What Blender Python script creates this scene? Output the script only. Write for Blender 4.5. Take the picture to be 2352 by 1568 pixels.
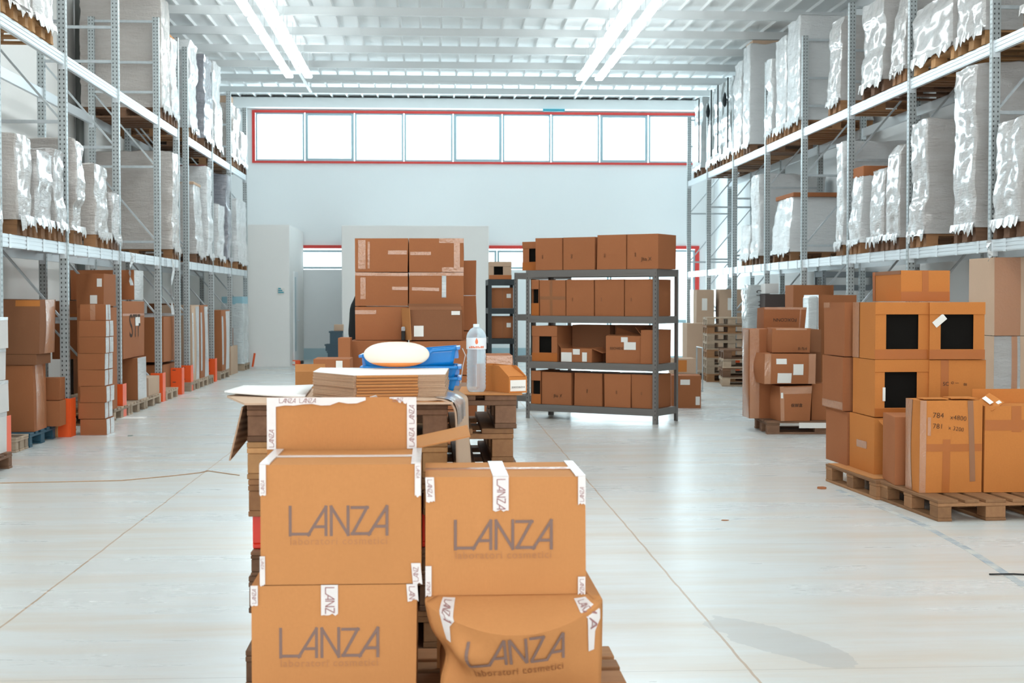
import bpy, math, random
from mathutils import Vector, Matrix, noise
R = math.radians
PI = math.pi
for o in list(bpy.data.objects): bpy.data.objects.remove(o)
SC = bpy.context.scene
COL = SC.collection

# ------------------------------------------------------------------ camera
F_PX = 3267.0
CAM = Vector((0.0, 0.0, 1.5))
YAW, PITCH = R(3.22), R(1.716)
cd = bpy.data.cameras.new('camera'); cam = bpy.data.objects.new('camera', cd); COL.objects.link(cam)
cd.sensor_width = 36; cd.lens = F_PX / 2352 * 36; cd.clip_end = 200; cd.clip_start = 0.05
cam.location = CAM; cam.rotation_euler = (PI/2 - PITCH, 0, -YAW)
cd.dof.use_dof = True; cd.dof.focus_distance = 9.0; cd.dof.aperture_fstop = 5.6
SC.camera = cam
# ------------------------------------------------------------------ world, light, exposure
w = bpy.data.worlds.new('world'); SC.world = w; w.use_nodes = True
w.node_tree.nodes['Background'].inputs[0].default_value = (0.86, 0.96, 1.0, 1)
w.node_tree.nodes['Background'].inputs[1].default_value = 2.2
def area(name, loc, rot, sx, sy, power, col):
    l = bpy.data.lights.new(name, 'AREA'); l.shape = 'RECTANGLE'; l.size = sx; l.size_y = sy
    l.energy = power; l.color = col
    o = bpy.data.objects.new(name, l); COL.objects.link(o); o.location = loc; o.rotation_euler = rot
    return o
area('window_daylight', (1.13, 35.75, 5.45), (-PI/2, 0, 0), 10.8, 1.25, 420, (0.80, 0.94, 1.0))
area('glass_door_daylight', (4.9, 35.75, 1.45), (-PI/2, 0, 0), 3.1, 2.4, 170, (0.80, 0.95, 1.0))
area('loading_door_daylight', (0.9, -6.4, 2.3), (PI/2, 0, 0), 9.6, 4.4, 480, (1.0, 0.97, 0.93))
LAMP_STRENGTH = 15.0
SC.view_settings.view_transform = 'Standard'; SC.view_settings.look = 'None'
SC.view_settings.gamma = 1; SC.view_settings.use_curve_mapping = False
SC.view_settings.exposure = 0.15

# ------------------------------------------------------------------ where a picture point lies in the room
_cy, _sy, _cp, _sp = math.cos(YAW), math.sin(YAW), math.cos(PITCH), math.sin(PITCH)
def ray(px, py):
    a, b = (px - 1176) / F_PX, (784 - py) / F_PX
    f = Vector((_sy*_cp, _cy*_cp, -_sp)); r = Vector((_cy, -_sy, 0)); u = r.cross(f)
    return f + r*a + u*b
def atY(px, py, Y):
    d = ray(px, py); return CAM + d*(Y/d.y)
def atX(px, py, X):
    d = ray(px, py); return CAM + d*(X/d.x)
def atZ(px, py, Z=0.0):
    d = ray(px, py); return CAM + d*((Z-1.5)/d.z)
def yx(px, X, py=700): return atX(px, py, X).y          # distance at which the wall-parallel plane X shows at px
def xy(px, Y, py=700): return atY(px, py, Y).x
def zy(py, Y, px=1100): return atY(px, py, Y).z

# ------------------------------------------------------------------ mesh helpers
class M:
    def __init__(s): s.v, s.f, s.m, s.mats = [], [], [], []
    def _mi(s, mat):
        if mat is None: mat = 0
        if isinstance(mat, int): return mat
        if mat not in s.mats: s.mats.append(mat)
        return s.mats.index(mat)
    def add(s, vs, fs, mat=None, T=None):
        b = len(s.v); mi = s._mi(mat)
        for p in vs:
            p = Vector(p)
            if T is not None: p = T @ p
            s.v.append(p)
        for f in fs: s.f.append([b+i for i in f]); s.m.append(mi)
        return s
    def box(s, x0, x1, y0, y1, z0, z1, mat=None, T=None, c=0.0):
        if c <= 0:
            vs = [(x,y,z) for x in (x0,x1) for y in (y0,y1) for z in (z0,z1)]
            fs = [(0,1,3,2),(4,6,7,5),(0,4,5,1),(2,3,7,6),(0,2,6,4),(1,5,7,3)]
            return s.add(vs, fs, mat, T)
        c = min(c, (x1-x0)/2.2, (y1-y0)/2.2, (z1-z0)/2.2)
        lo, hi = (x0,y0,z0), (x1,y1,z1); idx = {}; vs = []
        for sx in (0,1):
            for sy in (0,1):
                for sz in (0,1):
                    S = (sx,sy,sz)
                    for ax in range(3):
                        p = []
                        for k in range(3):
                            e = hi[k] if S[k] else lo[k]
                            if k != ax: e += -c if S[k] else c
                            p.append(e)
                        idx[(S,ax)] = len(vs); vs.append(p)
        fs = []
        for ax in range(3):
            a, b = [k for k in range(3) if k != ax]
            for sd in (0,1):
                q = []
                for (i,j) in ((0,0),(1,0),(1,1),(0,1)):
                    S = [0,0,0]; S[ax]=sd; S[a]=i; S[b]=j; q.append(idx[(tuple(S),ax)])
                flip = (sd == 0) ^ (ax == 1)
                fs.append(q[::-1] if flip else q)
        for ax in range(3):           # edge chamfers, edges running along ax
            a, b = [k for k in range(3) if k != ax]
            for i in (0,1):
                for j in (0,1):
                    S0=[0,0,0]; S0[a]=i; S0[b]=j; S1=list(S0); S1[ax]=1
                    q=[idx[(tuple(S0),a)],idx[(tuple(S0),b)],idx[(tuple(S1),b)],idx[(tuple(S1),a)]]
                    fl = (i ^ j) ^ (ax == 1)
                    fs.append(q if fl else q[::-1])
        for sx in (0,1):
            for sy in (0,1):
                for sz in (0,1):
                    S=(sx,sy,sz); q=[idx[(S,0)],idx[(S,1)],idx[(S,2)]]
                    fs.append(q if (sx+sy+sz)%2 else q[::-1])
        return s.add(vs, fs, mat, T)
    def prism(s, pts, z0, z1, mat=None, T=None):        # pts (x,y) ccw
        n=len(pts); vs=[(x,y,z0) for x,y in pts]+[(x,y,z1) for x,y in pts]
        fs=[tuple(range(n-1,-1,-1)), tuple(range(n,2*n))]+[(i,(i+1)%n,n+(i+1)%n,n+i) for i in range(n)]
        return s.add(vs, fs, mat, T)
    def bar(s, a, b, wd, ht, mat=None, up=(0,0,1)):
        a, b = Vector(a), Vector(b); d=(b-a); L=d.length; d.normalize(); u=Vector(up)
        if abs(d.dot(u))>.98: u=Vector((0,1,0))
        x=d.cross(u).normalized(); z=x.cross(d)
        T=Matrix((( x.x,d.x,z.x,a.x),(x.y,d.y,z.y,a.y),(x.z,d.z,z.z,a.z),(0,0,0,1)))
        return s.box(-wd/2,wd/2,0,L,-ht/2,ht/2,mat,T)
    def tube(s, pts, r, n=8, mat=None, cap=True):
        pts=[Vector(p) for p in pts]; vs=[]; fs=[]
        for i,p in enumerate(pts):
            d=(pts[min(i+1,len(pts)-1)]-pts[max(i-1,0)]).normalized()
            u=Vector((0,0,1)) if abs(d.z)<.95 else Vector((1,0,0))
            x=d.cross(u).normalized(); y=d.cross(x)
            rr = r[i] if isinstance(r,(list,tuple)) else r
            for k in range(n):
                a=2*PI*k/n; vs.append(p+(x*math.cos(a)+y*math.sin(a))*rr)
        for i in range(len(pts)-1):
            for k in range(n):
                fs.append((i*n+k,(i+1)*n+k,(i+1)*n+(k+1)%n,i*n+(k+1)%n))
        if cap: fs.append(tuple(range(n))[::1]); fs.append(tuple(range((len(pts)-1)*n,len(pts)*n))[::-1])
        return s.add(vs,fs,mat)
    def lathe(s, prof, n=32, mat=None, T=None, sx=1, sy=1):
        vs=[]; fs=[]
        for r,z in prof:
            for k in range(n):
                a=2*PI*k/n; vs.append((r*math.cos(a)*sx,r*math.sin(a)*sy,z))
        for i in range(len(prof)-1):
            for k in range(n):
                fs.append((i*n+k,i*n+(k+1)%n,(i+1)*n+(k+1)%n,(i+1)*n+k))
        return s.add(vs,fs,mat,T)
    def grid(s, fn, nu, nv, mat=None, T=None, flip=False):
        vs=[fn(i/nu,j/nv) for j in range(nv+1) for i in range(nu+1)]
        fs=[]
        for j in range(nv):
            for i in range(nu):
                a=j*(nu+1)+i; q=(a,a+1,a+nu+2,a+nu+1); fs.append(q[::-1] if flip else q)
        return s.add(vs,fs,mat,T)
    def build(s, name, mat=None, parent=None, loc=None, rotz=0, smooth=0):
        me=bpy.data.meshes.new(name); me.from_pydata([tuple(p) for p in s.v],[],s.f); 
        mats=s.mats if s.mats else [mat]
        for m_ in mats: me.materials.append(m_)
        for p,mi in zip(me.polygons,s.m): p.material_index=mi
        if smooth:
            for p in me.polygons: p.use_smooth=True
            try: me.set_sharp_from_angle(angle=R(smooth))
            except Exception: pass
        me.update()
        o=bpy.data.objects.new(name,me); COL.objects.link(o)
        if parent is not None: o.parent=parent
        if loc is not None: o.location=loc
        o.rotation_euler=(0,0,rotz)
        return o
USED={}
def tag(o,label,cat,group=None,kind=None):
    if label in USED and not (group and USED[label]==group): print('DUPLICATE LABEL', label)
    n=len(label.split())
    if n<4 or n>16: print('LABEL LENGTH',n,label)
    USED[label]=group
    o['label']=label; o['category']=cat
    if group: o['group']=group
    if kind: o['kind']=kind
    return o
def empty(name, loc, rotz=0):
    o=bpy.data.objects.new(name,None); COL.objects.link(o); o.location=loc; o.rotation_euler=(0,0,rotz)
    o.empty_display_size=.1; return o
def struct(o): o['kind']='structure'; return o
ORD=['first','second','third','fourth','fifth','sixth','seventh','eighth','ninth','tenth','eleventh','twelfth',
     'thirteenth','fourteenth','fifteenth','sixteenth','seventeenth','eighteenth','nineteenth','twentieth']

# ------------------------------------------------------------------ materials
def mat(name, col, rough=.6, metal=0, spec=.5):
    m=bpy.data.materials.new(name); m.use_nodes=True; b=m.node_tree.nodes['Principled BSDF']
    b.inputs['Base Color'].default_value=(*col,1); b.inputs['Roughness'].default_value=rough
    b.inputs['Metallic'].default_value=metal; b.inputs['Specular IOR Level'].default_value=spec
    return m
def N(m,t,**k):
    n=m.node_tree.nodes.new(t)
    for a,v in k.items(): setattr(n,a,v)
    return n
def L(m,a,b): m.node_tree.links.new(a,b)
def bsdf(m): return m.node_tree.nodes['Principled BSDF']
def coords(m, scale=(1,1,1), rot=(0,0,0), kind='Object'):
    tc=N(m,'ShaderNodeTexCoord'); mp=N(m,'ShaderNodeMapping'); mp.inputs['Scale'].default_value=scale
    mp.inputs['Rotation'].default_value=rot; L(m,tc.outputs[kind],mp.inputs['Vector']); return mp.outputs[0]
def ntex(m,vec,scale,detail=3,rough=.5):
    n=N(m,'ShaderNodeTexNoise'); n.inputs['Scale'].default_value=scale; n.inputs['Detail'].default_value=detail
    n.inputs['Roughness'].default_value=rough; L(m,vec,n.inputs['Vector']); return n.outputs['Fac']
def ramp(m,fac,stops):
    r=N(m,'ShaderNodeValToRGB'); e=r.color_ramp.elements
    e[0].position,e[0].color=stops[0][0],(*stops[0][1],1); e[1].position,e[1].color=stops[-1][0],(*stops[-1][1],1)
    for p,c in stops[1:-1]: x=e.new(p); x.color=(*c,1)
    L(m,fac,r.inputs[0]); return r.outputs[0]
def mix(m,fac,a,b,mode='MIX'):
    n=N(m,'ShaderNodeMix',data_type='RGBA',blend_type=mode)
    for idx,x in ((0,fac),(6,a),(7,b)):
        if isinstance(x,(int,float)): n.inputs[idx].default_value=x
        elif isinstance(x,tuple): n.inputs[idx].default_value=(*x,1)
        else: L(m,x,n.inputs[idx])
    return n.outputs[2]
def mth(m,op,a,b=None,c=None):
    n=N(m,'ShaderNodeMath',operation=op)
    for i,x in enumerate((a,b,c)):
        if x is None: continue
        if isinstance(x,(int,float)): n.inputs[i].default_value=x
        else: L(m,x,n.inputs[i])
    return n.outputs[0]
def bump(m,h,strength,dist=.01):
    b=N(m,'ShaderNodeBump'); b.inputs['Strength'].default_value=strength; b.inputs['Distance'].default_value=dist
    L(m,h,b.inputs['Height']); L(m,b.outputs[0],bsdf(m).inputs['Normal'])
def scl(c,k): return tuple(min(1,x*k) for x in c)

def cardboard(name,col,var=.12):
    m=mat(name,col,.8,0,.12); v=coords(m)
    f=ntex(m,v,90,2); g=ntex(m,v,2.3,4); oi=N(m,'ShaderNodeObjectInfo')
    a=mix(m,f,scl(col,.88),scl(col,1.12)); a=mix(m,g,a,scl(col,.8))
    n=N(m,'ShaderNodeMix',data_type='RGBA'); n.inputs[0].default_value=.30; 
    r=ramp(m,oi.outputs['Random'],[(0,scl(col,1-var*2)),(1,scl(col,1+var))]); L(m,a,n.inputs[6]); L(m,r,n.inputs[7])
    L(m,n.outputs[2],bsdf(m).inputs['Base Color'])
    bump(m,ntex(m,coords(m,(1,1,.2)),160,2),.12,.003); return m
KRAFT=cardboard('kraft_orange_cardboard',(.53,.235,.086),.03)
BROWN=cardboard('brown_cardboard',(.40,.15,.064))
DARKB=cardboard('dark_brown_cardboard',(.28,.12,.06))
AMBER=cardboard('amber_cardboard',(.58,.21,.055),.05)
PALEB=cardboard('pale_cardboard',(.60,.42,.30))
WHITEC=cardboard('white_carton',(.78,.76,.74),.03)
MAROON=cardboard('maroon_carton',(.25,.08,.07),.02)
CORR=mat('corrugated_edge',(.42,.25,.15),.8); _v=coords(CORR)
_w=N(CORR,'ShaderNodeTexWave'); _w.bands_direction='X'; _w.inputs['Scale'].default_value=60; L(CORR,_v,_w.inputs['Vector'])
L(CORR,mix(CORR,_w.outputs['Fac'],(.30,.17,.10),(.56,.37,.24)),bsdf(CORR).inputs['Base Color'])
TAPEB=mat('brown_packing_tape',(.42,.13,.030),.32,0,.3); TAPED=mat('dark_packing_tape',(.30,.13,.06),.22)
TAPEC=mat('clear_packing_tape',(.46,.22,.12),.16,0,.6); bump(TAPEC,ntex(TAPEC,coords(TAPEC),40,3),.6,.006)
TAPEW=mat('white_printed_tape',(.66,.62,.61),.25); bump(TAPEW,ntex(TAPEW,coords(TAPEW),30,3),.35,.006)
INK=mat('grey_brown_ink',(.19,.115,.095),.7); INKL=mat('faint_orange_ink',(.40,.17,.065),.7); INKR=mat('tape_red_ink',(.30,.14,.14),.5)
INKD=mat('black_ink',(.05,.04,.035),.7); INKB=mat('brown_ink',(.13,.065,.035),.7)
PAPER=mat('paper_label',(.80,.78,.74),.6)
def wood(name,c1,c2):
    m=mat(name,c1,.75,0,.2); v=coords(m,(14,2.2,14)); oi=N(m,'ShaderNodeObjectInfo')
    f=ntex(m,v,2.5,5,.6); a=mix(m,f,c1,c2); g=ntex(m,coords(m),7,3)
    a=mix(m,mth(m,'MULTIPLY',g,.5),a,scl(c2,.6))
    br=mth(m,'MULTIPLY_ADD',oi.outputs['Random'],.5,.75)
    h=N(m,'ShaderNodeHueSaturation'); L(m,br,h.inputs['Value']); L(m,a,h.inputs['Color']); L(m,h.outputs[0],bsdf(m).inputs['Base Color'])
    bump(m,f,.3,.004); return m
WOOD=wood('pallet_wood',(.46,.24,.11),(.25,.12,.06)); WOODG=wood('weathered_pallet_wood',(.31,.175,.105),(.15,.075,.045))
WOODL=wood('fresh_pallet_wood',(.70,.40,.18),(.45,.23,.10)); WOODP=wood('pale_pallet_wood',(.62,.48,.36),(.36,.26,.18))
BLUEW=mat('blue_painted_wood',(.02,.085,.13),.6)
def film(name,c1,c2,spark=1.0,rough=.18):
    m=mat(name,c1,rough,0,.8); b=bsdf(m); b.inputs['Coat Weight'].default_value=.7; b.inputs['Coat Roughness'].default_value=.12
    v=coords(m); f=ntex(m,coords(m,(1,1,5)),1.6,4,.6); L(m,mix(m,f,c1,c2),b.inputs['Base Color'])
    d=ntex(m,coords(m,(2.2,2.2,7),(.6,.45,0)),3.5,8,.7); e=ntex(m,coords(m,(14,14,5),(.3,-.5,.2)),3.0,6,.65)
    wv=ntex(m,coords(m,(3,3,22),(-.5,-.4,0)),2.0,5,.6)
    h=mth(m,'ADD',mth(m,'ADD',d,mth(m,'MULTIPLY',e,.35)),mth(m,'MULTIPLY',wv,.5)); bump(m,h,1.0*spark,.05)
    return m
FILM=film('stretch_film',(.86,.84,.83),(.58,.52,.48)); FILMB=film('stretch_film_over_brown',(.78,.73,.69),(.54,.46,.41),.9)
FILMW=film('white_stretch_film',(.92,.93,.93),(.82,.82,.82),.9); FILMG=film('dark_goods_under_film',(.17,.17,.21),(.40,.40,.44),.9)
FILMT=film('film_sack',(.88,.92,.92),(.74,.82,.84),1.0)
STEEL=mat('galvanised_steel',(.50,.54,.56),.42,.55); L(STEEL,mix(STEEL,ntex(STEEL,coords(STEEL),18,4),(.40,.44,.46),(.60,.64,.66)),bsdf(STEEL).inputs['Base Color'])
BEAM=mat('beam_steel',(.72,.77,.80),.35,.35)
POST=mat('perforated_steel',(.45,.48,.49),.45,.5)
_v=coords(POST); _s=N(POST,'ShaderNodeSeparateXYZ'); L(POST,_v,_s.inputs[0])
def _hole(ax,off,rad):
    return mth(POST,'LESS_THAN',mth(POST,'ABSOLUTE',mth(POST,'SUBTRACT',mth(POST,'ABSOLUTE',_s.outputs[ax]),off)),rad)
_fz=mth(POST,'LESS_THAN',mth(POST,'ABSOLUTE',mth(POST,'SUBTRACT',mth(POST,'FRACT',mth(POST,'MULTIPLY',_s.outputs[2],20)),.5)),.2)
_h=mth(POST,'MULTIPLY',_fz,mth(POST,'MAXIMUM',_hole(0,.022,.006),_hole(1,.013,.005)))
_c=mix(POST,ntex(POST,_v,22,3),(.33,.36,.36),(.52,.56,.57)); L(POST,mix(POST,_h,_c,(.05,.05,.05)),bsdf(POST).inputs['Base Color'])
GREYM=mat('grey_shelf_metal',(.20,.185,.175),.5,.4); BLACKM=mat('black_shelf_metal',(.02,.03,.035),.45,.2)
SHELFB=mat('shelf_board',(.30,.22,.17),.8)
ORANGE=mat('orange_guard_paint',(.90,.10,.008),.45)
WHITEP=mat('white_wall_paint',(.86,.88,.88),.7); L(WHITEP,mix(WHITEP,ntex(WHITEP,coords(WHITEP),.6,3),(.84,.865,.875),(.87,.88,.88)),bsdf(WHITEP).inputs['Base Color'])
CREAMP=mat('cream_wall_panel',(.80,.76,.72),.65); L(CREAMP,mix(CREAMP,ntex(CREAMP,coords(CREAMP),.9,3),(.87,.85,.82),(.90,.885,.86)),bsdf(CREAMP).inputs['Base Color'])
CEILP=mat('white_roof_sheet',(.93,.94,.94),.5); PURL=mat('purlin_paint',(.80,.82,.82),.6)
REDP=mat('red_frame_paint',(.70,.045,.035),.5); FRAMEP=mat('pale_window_frame',(.36,.50,.55),.4,.2)
BLACK=mat('black_cloth_fabric',(.008,.012,.014),.9); SHADEC=mat('carton_interior_shade',(.008,.007,.006),.9,0,.1); RUBBER=mat('black_rubber',(.02,.02,.02),.7)  # second one is shade inside the cutout cartons, put into a flat black
BLUEP=mat('blue_plastic',(.002,.19,.55),.28); CREAMPL=mat('cream_plastic',(.86,.76,.64),.45); ORPL=mat('orange_plastic',(.95,.33,.08),.45)
BLUEP2=mat('dark_blue_crate_plastic',(.02,.06,.09),.4); REDPL=mat('red_plastic',(.75,.03,.01),.4)
TEALS=mat('teal_sign_print',(.03,.33,.42),.5)
LAMPM=mat('lamp_diffuser',(1,1,1),.4); bsdf(LAMPM).inputs['Emission Color'].default_value=(.88,.98,1,1); bsdf(LAMPM).inputs['Emission Strength'].default_value=LAMP_STRENGTH
LAMPH=mat('lamp_housing',(.75,.78,.78),.4)
GLASS=bpy.data.materials.new('window_glass'); GLASS.use_nodes=True; nt=GLASS.node_tree; nt.nodes.clear()
_o=nt.nodes.new('ShaderNodeOutputMaterial'); _t=nt.nodes.new('ShaderNodeBsdfTransparent'); _g=nt.nodes.new('ShaderNodeBsdfGlossy'); _x=nt.nodes.new('ShaderNodeMixShader')
_t.inputs[0].default_value=(.95,.99,1,1); _g.inputs['Roughness'].default_value=.05; _x.inputs[0].default_value=.06
nt.links.new(_t.outputs[0],_x.inputs[1]); nt.links.new(_g.outputs[0],_x.inputs[2]); nt.links.new(_x.outputs[0],_o.inputs[0])
PET=bpy.data.materials.new('clear_bottle_plastic'); PET.use_nodes=True; nt=PET.node_tree; nt.nodes.clear()
_o=nt.nodes.new('ShaderNodeOutputMaterial'); _t=nt.nodes.new('ShaderNodeBsdfTransparent'); _g=nt.nodes.new('ShaderNodeBsdfPrincipled'); _x=nt.nodes.new('ShaderNodeMixShader')
_t.inputs[0].default_value=(.92,.97,1,1); _g.inputs['Base Color'].default_value=(.75,.88,.97,1); _g.inputs['Roughness'].default_value=.08
_lw=nt.nodes.new('ShaderNodeLayerWeight'); _lw.inputs[0].default_value=.35
_mm=nt.nodes.new('ShaderNodeMath'); _mm.operation='MULTIPLY_ADD'; _mm.inputs[1].default_value=.7; _mm.inputs[2].default_value=.24
nt.links.new(_lw.outputs['Facing'],_mm.inputs[0]); nt.links.new(_mm.outputs[0],_x.inputs[0])
nt.links.new(_t.outputs[0],_x.inputs[1]); nt.links.new(_g.outputs[0],_x.inputs[2]); nt.links.new(_x.outputs[0],_o.inputs[0])

# floor: pale power-floated concrete with joints, dirt and stains
FLOOR=mat('pale_concrete',(.62,.62,.58),.3,0,.5); m=FLOOR; v=coords(m,kind='Object')
big=ntex(m,v,.35,4,.6); fine=ntex(m,coords(m,(1,3,1)),3.5,6,.65); streak=ntex(m,coords(m,(.35,2.2,1)),1.1,6,.65)
c=mix(m,big,(.60,.63,.635),(.68,.69,.67)); 
c=mix(m,ramp(m,streak,[(.44,(0,0,0)),(.72,(.85,.85,.85))]),c,(.58,.49,.39))
c=mix(m,ramp(m,fine,[(.5,(0,0,0)),(.95,(.3,.3,.3))]),c,(.50,.47,.43))
sp=N(m,'ShaderNodeSeparateXYZ'); L(m,v,sp.inputs[0])
wob=mth(m,'MULTIPLY',mth(m,'SUBTRACT',ntex(m,v,3,3),.5),.02)
def near(axis,val,wd):
    return mth(m,'LESS_THAN',mth(m,'ABSOLUTE',mth(m,'SUBTRACT',mth(m,'ADD',sp.outputs[axis],wob),val)),wd)
j=None
for xx in (-8.47,-5.22,-1.97,1.28,4.53):
    q=near(0,xx,.006); j=q if j is None else mth(m,'MAXIMUM',j,q)
c=mix(m,mth(m,'MULTIPLY',j,.8),c,(.40,.25,.14))
fy=mth(m,'ABSOLUTE',mth(m,'SUBTRACT',mth(m,'FRACT',mth(m,'DIVIDE',mth(m,'SUBTRACT',sp.outputs[1],5.65-2.93/2),2.93)),.5))
c=mix(m,mth(m,'MULTIPLY',mth(m,'LESS_THAN',fy,.0012),.55),c,(.30,.27,.24))
# long dark stain right of the foreground cartons
dx=mth(m,'DIVIDE',mth(m,'SUBTRACT',sp.outputs[0],1.50),.26); dy=mth(m,'DIVIDE',mth(m,'SUBTRACT',mth(m,'ADD',sp.outputs[1],mth(m,'MULTIPLY',sp.outputs[0],1.3)),8.10),.36)
dd=mth(m,'ADD',mth(m,'MULTIPLY',dx,dx),mth(m,'MULTIPLY',dy,dy)); dd=mth(m,'ADD',dd,mth(m,'MULTIPLY',mth(m,'SUBTRACT',ntex(m,v,5,4),.5),1.6))
st=mth(m,'LESS_THAN',dd,.85); c=mix(m,mth(m,'MULTIPLY',st,.55),c,(.42,.42,.41))
L(m,c,bsdf(m).inputs['Base Color'])
rr=mth(m,'MULTIPLY_ADD',streak,.18,.20); L(m,rr,bsdf(m).inputs['Roughness'])
bump(m,ntex(m,v,1.4,2),.04,.02)

# ------------------------------------------------------------------ writing
def font_mesh(body, size, spacing=1.0, bold=0.0):
    cu=bpy.data.curves.new('writing','FONT'); cu.body=body; cu.size=size; cu.space_character=spacing
    cu.resolution_u=3; cu.extrude=.0003; cu.offset=bold
    o=bpy.data.objects.new('writing',cu); COL.objects.link(o); bpy.context.view_layer.update()
    me=bpy.data.meshes.new_from_object(o.evaluated_get(bpy.context.evaluated_depsgraph_get()))
    COL.objects.unlink(o); bpy.data.objects.remove(o); bpy.data.curves.remove(cu)
    xs=[p.co.x for p in me.vertices]; ys=[p.co.y for p in me.vertices]
    vs=[tuple(p.co) for p in me.vertices]; fs=[tuple(p.vertices) for p in me.polygons]
    bpy.data.meshes.remove(me)
    if not xs: return [],[],0,0
    x0,y0=min(xs),min(ys)
    vs=[(x-x0,y-y0,z) for x,y,z in vs]
    return vs,fs,max(xs)-x0,max(ys)-y0
LOGO=[((0,1),(0,0)),((0,0.03),(.68,0.03)),((.64,0),(1.27,1)),((1.27,1),(1.27,0)),((.84,.29),(1.27,.29)),
      ((1.46,0),(1.46,1)),((1.46,1),(2.06,0)),((2.06,0),(2.06,1)),((2.2,.97),(2.76,.97)),((2.74,.98),(2.22,.03)),
      ((2.2,.03),(2.84,.03)),((2.80,0),(3.45,1)),((3.45,1),(3.45,0)),((3.0,.29),(3.45,.29))]
def frame_T(o,u,v,n):
    o,u,v,n=Vector(o),Vector(u),Vector(v),Vector(n)
    return Matrix(((u.x,v.x,n.x,o.x),(u.y,v.y,n.y,o.y),(u.z,v.z,n.z,o.z),(0,0,0,1)))
def face_T(wd,dp,h,face):
    if face=='F': return frame_T((-wd/2,-dp/2,0),(1,0,0),(0,0,1),(0,-1,0)),wd,h
    if face=='R': return frame_T((wd/2,-dp/2,0),(0,1,0),(0,0,1),(1,0,0)),dp,h
    if face=='L': return frame_T((-wd/2,dp/2,0),(0,-1,0),(0,0,1),(-1,0,0)),dp,h
    if face=='T': return frame_T((-wd/2,-dp/2,h),(1,0,0),(0,1,0),(0,0,1)),wd,dp
def logo(T,x,y,wd,parent,skew=0):
    s=wd/3.45; g=M()
    for qi,(a,b) in enumerate(LOGO):
        zq=qi*.00012
        A=Vector((a[0]*s,a[1]*s+a[0]*s*skew,zq)); B=Vector((b[0]*s,b[1]*s+b[0]*s*skew,zq))
        d=(B-A).normalized(); A-=d*s*.05; B+=d*s*.05; n=Vector((-d.y,d.x,0))*s*.052
        g.add([A+n,A-n,B-n,B+n],[(0,1,2,3)],INK,T@Matrix.Translation((x,y,.0012)))
    g.build('printed_logo',INK,parent)
    vs,fs,w0,h0=font_mesh('laboratori cosmetici',1,1.12)
    k=wd/w0; g=M()
    g.add([(p[0]*k,p[1]*k+p[0]*k*skew,p[2]) for p in vs],fs,INKL,T@Matrix.Translation((x,y-h0*k-wd*.028,.0012)))
    g.build('printed_text',INKL,parent)
def writing(T,x,y,wd,body,material,parent,rot=0,name='printed_text',spacing=1.0,h=None):
    vs,fs,w0,h0=font_mesh(body,1,spacing)
    if not vs: return
    k=wd/w0; ky=k if h is None else h/h0; g=M()
    g.add([(p[0]*k,p[1]*ky,p[2]) for p in vs],fs,material,T@Matrix.Translation((x,y,.0016))@Matrix.Rotation(rot,4,'Z'))
    return g.build(name,material,parent)

# ------------------------------------------------------------------ cartons
def carton_mesh(wd,dp,h,mt,bulge=.004,jit=.004,seed=0,seg=4):
    rnd=random.Random(seed); g=M(); n=seg
    cj={(i,j,k):Vector((rnd.uniform(-jit,jit),rnd.uniform(-jit,jit),rnd.uniform(-jit,0) if k else 0)) for i in (0,1) for j in (0,1) for k in (0,1)}
    def P(a,b,c):
        p=Vector(((a-.5)*wd,(b-.5)*dp,c*h))
        for i in (0,1):
            for j in (0,1):
                for k in (0,1):
                    wgt=(a if i else 1-a)*(b if j else 1-b)*(c if k else 1-c); p+=cj[(i,j,k)]*wgt
        sa,sb,sc=math.sin(PI*a),math.sin(PI*b),math.sin(PI*c)
        if a in (0,1): p.x+=(1 if a else -1)*bulge*sb*sc
        if b in (0,1): p.y+=(1 if b else -1)*bulge*sa*sc
        if c==1: p.z+=bulge*.3*sa*sb
        return p
    g.grid(lambda u,v:P(u,0,v),n,n,mt); g.grid(lambda u,v:P(u,1,v),n,n,mt,flip=True)
    g.grid(lambda u,v:P(0,u,v),n,n,mt,flip=True); g.grid(lambda u,v:P(1,u,v),n,n,mt)
    g.grid(lambda u,v:P(u,v,1),n,n,mt); g.grid(lambda u,v:P(u,v,0),n,n,mt,flip=True)
    # folded flaps: the two long flaps lie on the lid with a slit between them
    g.P=P; return g
SURF={}
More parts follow.
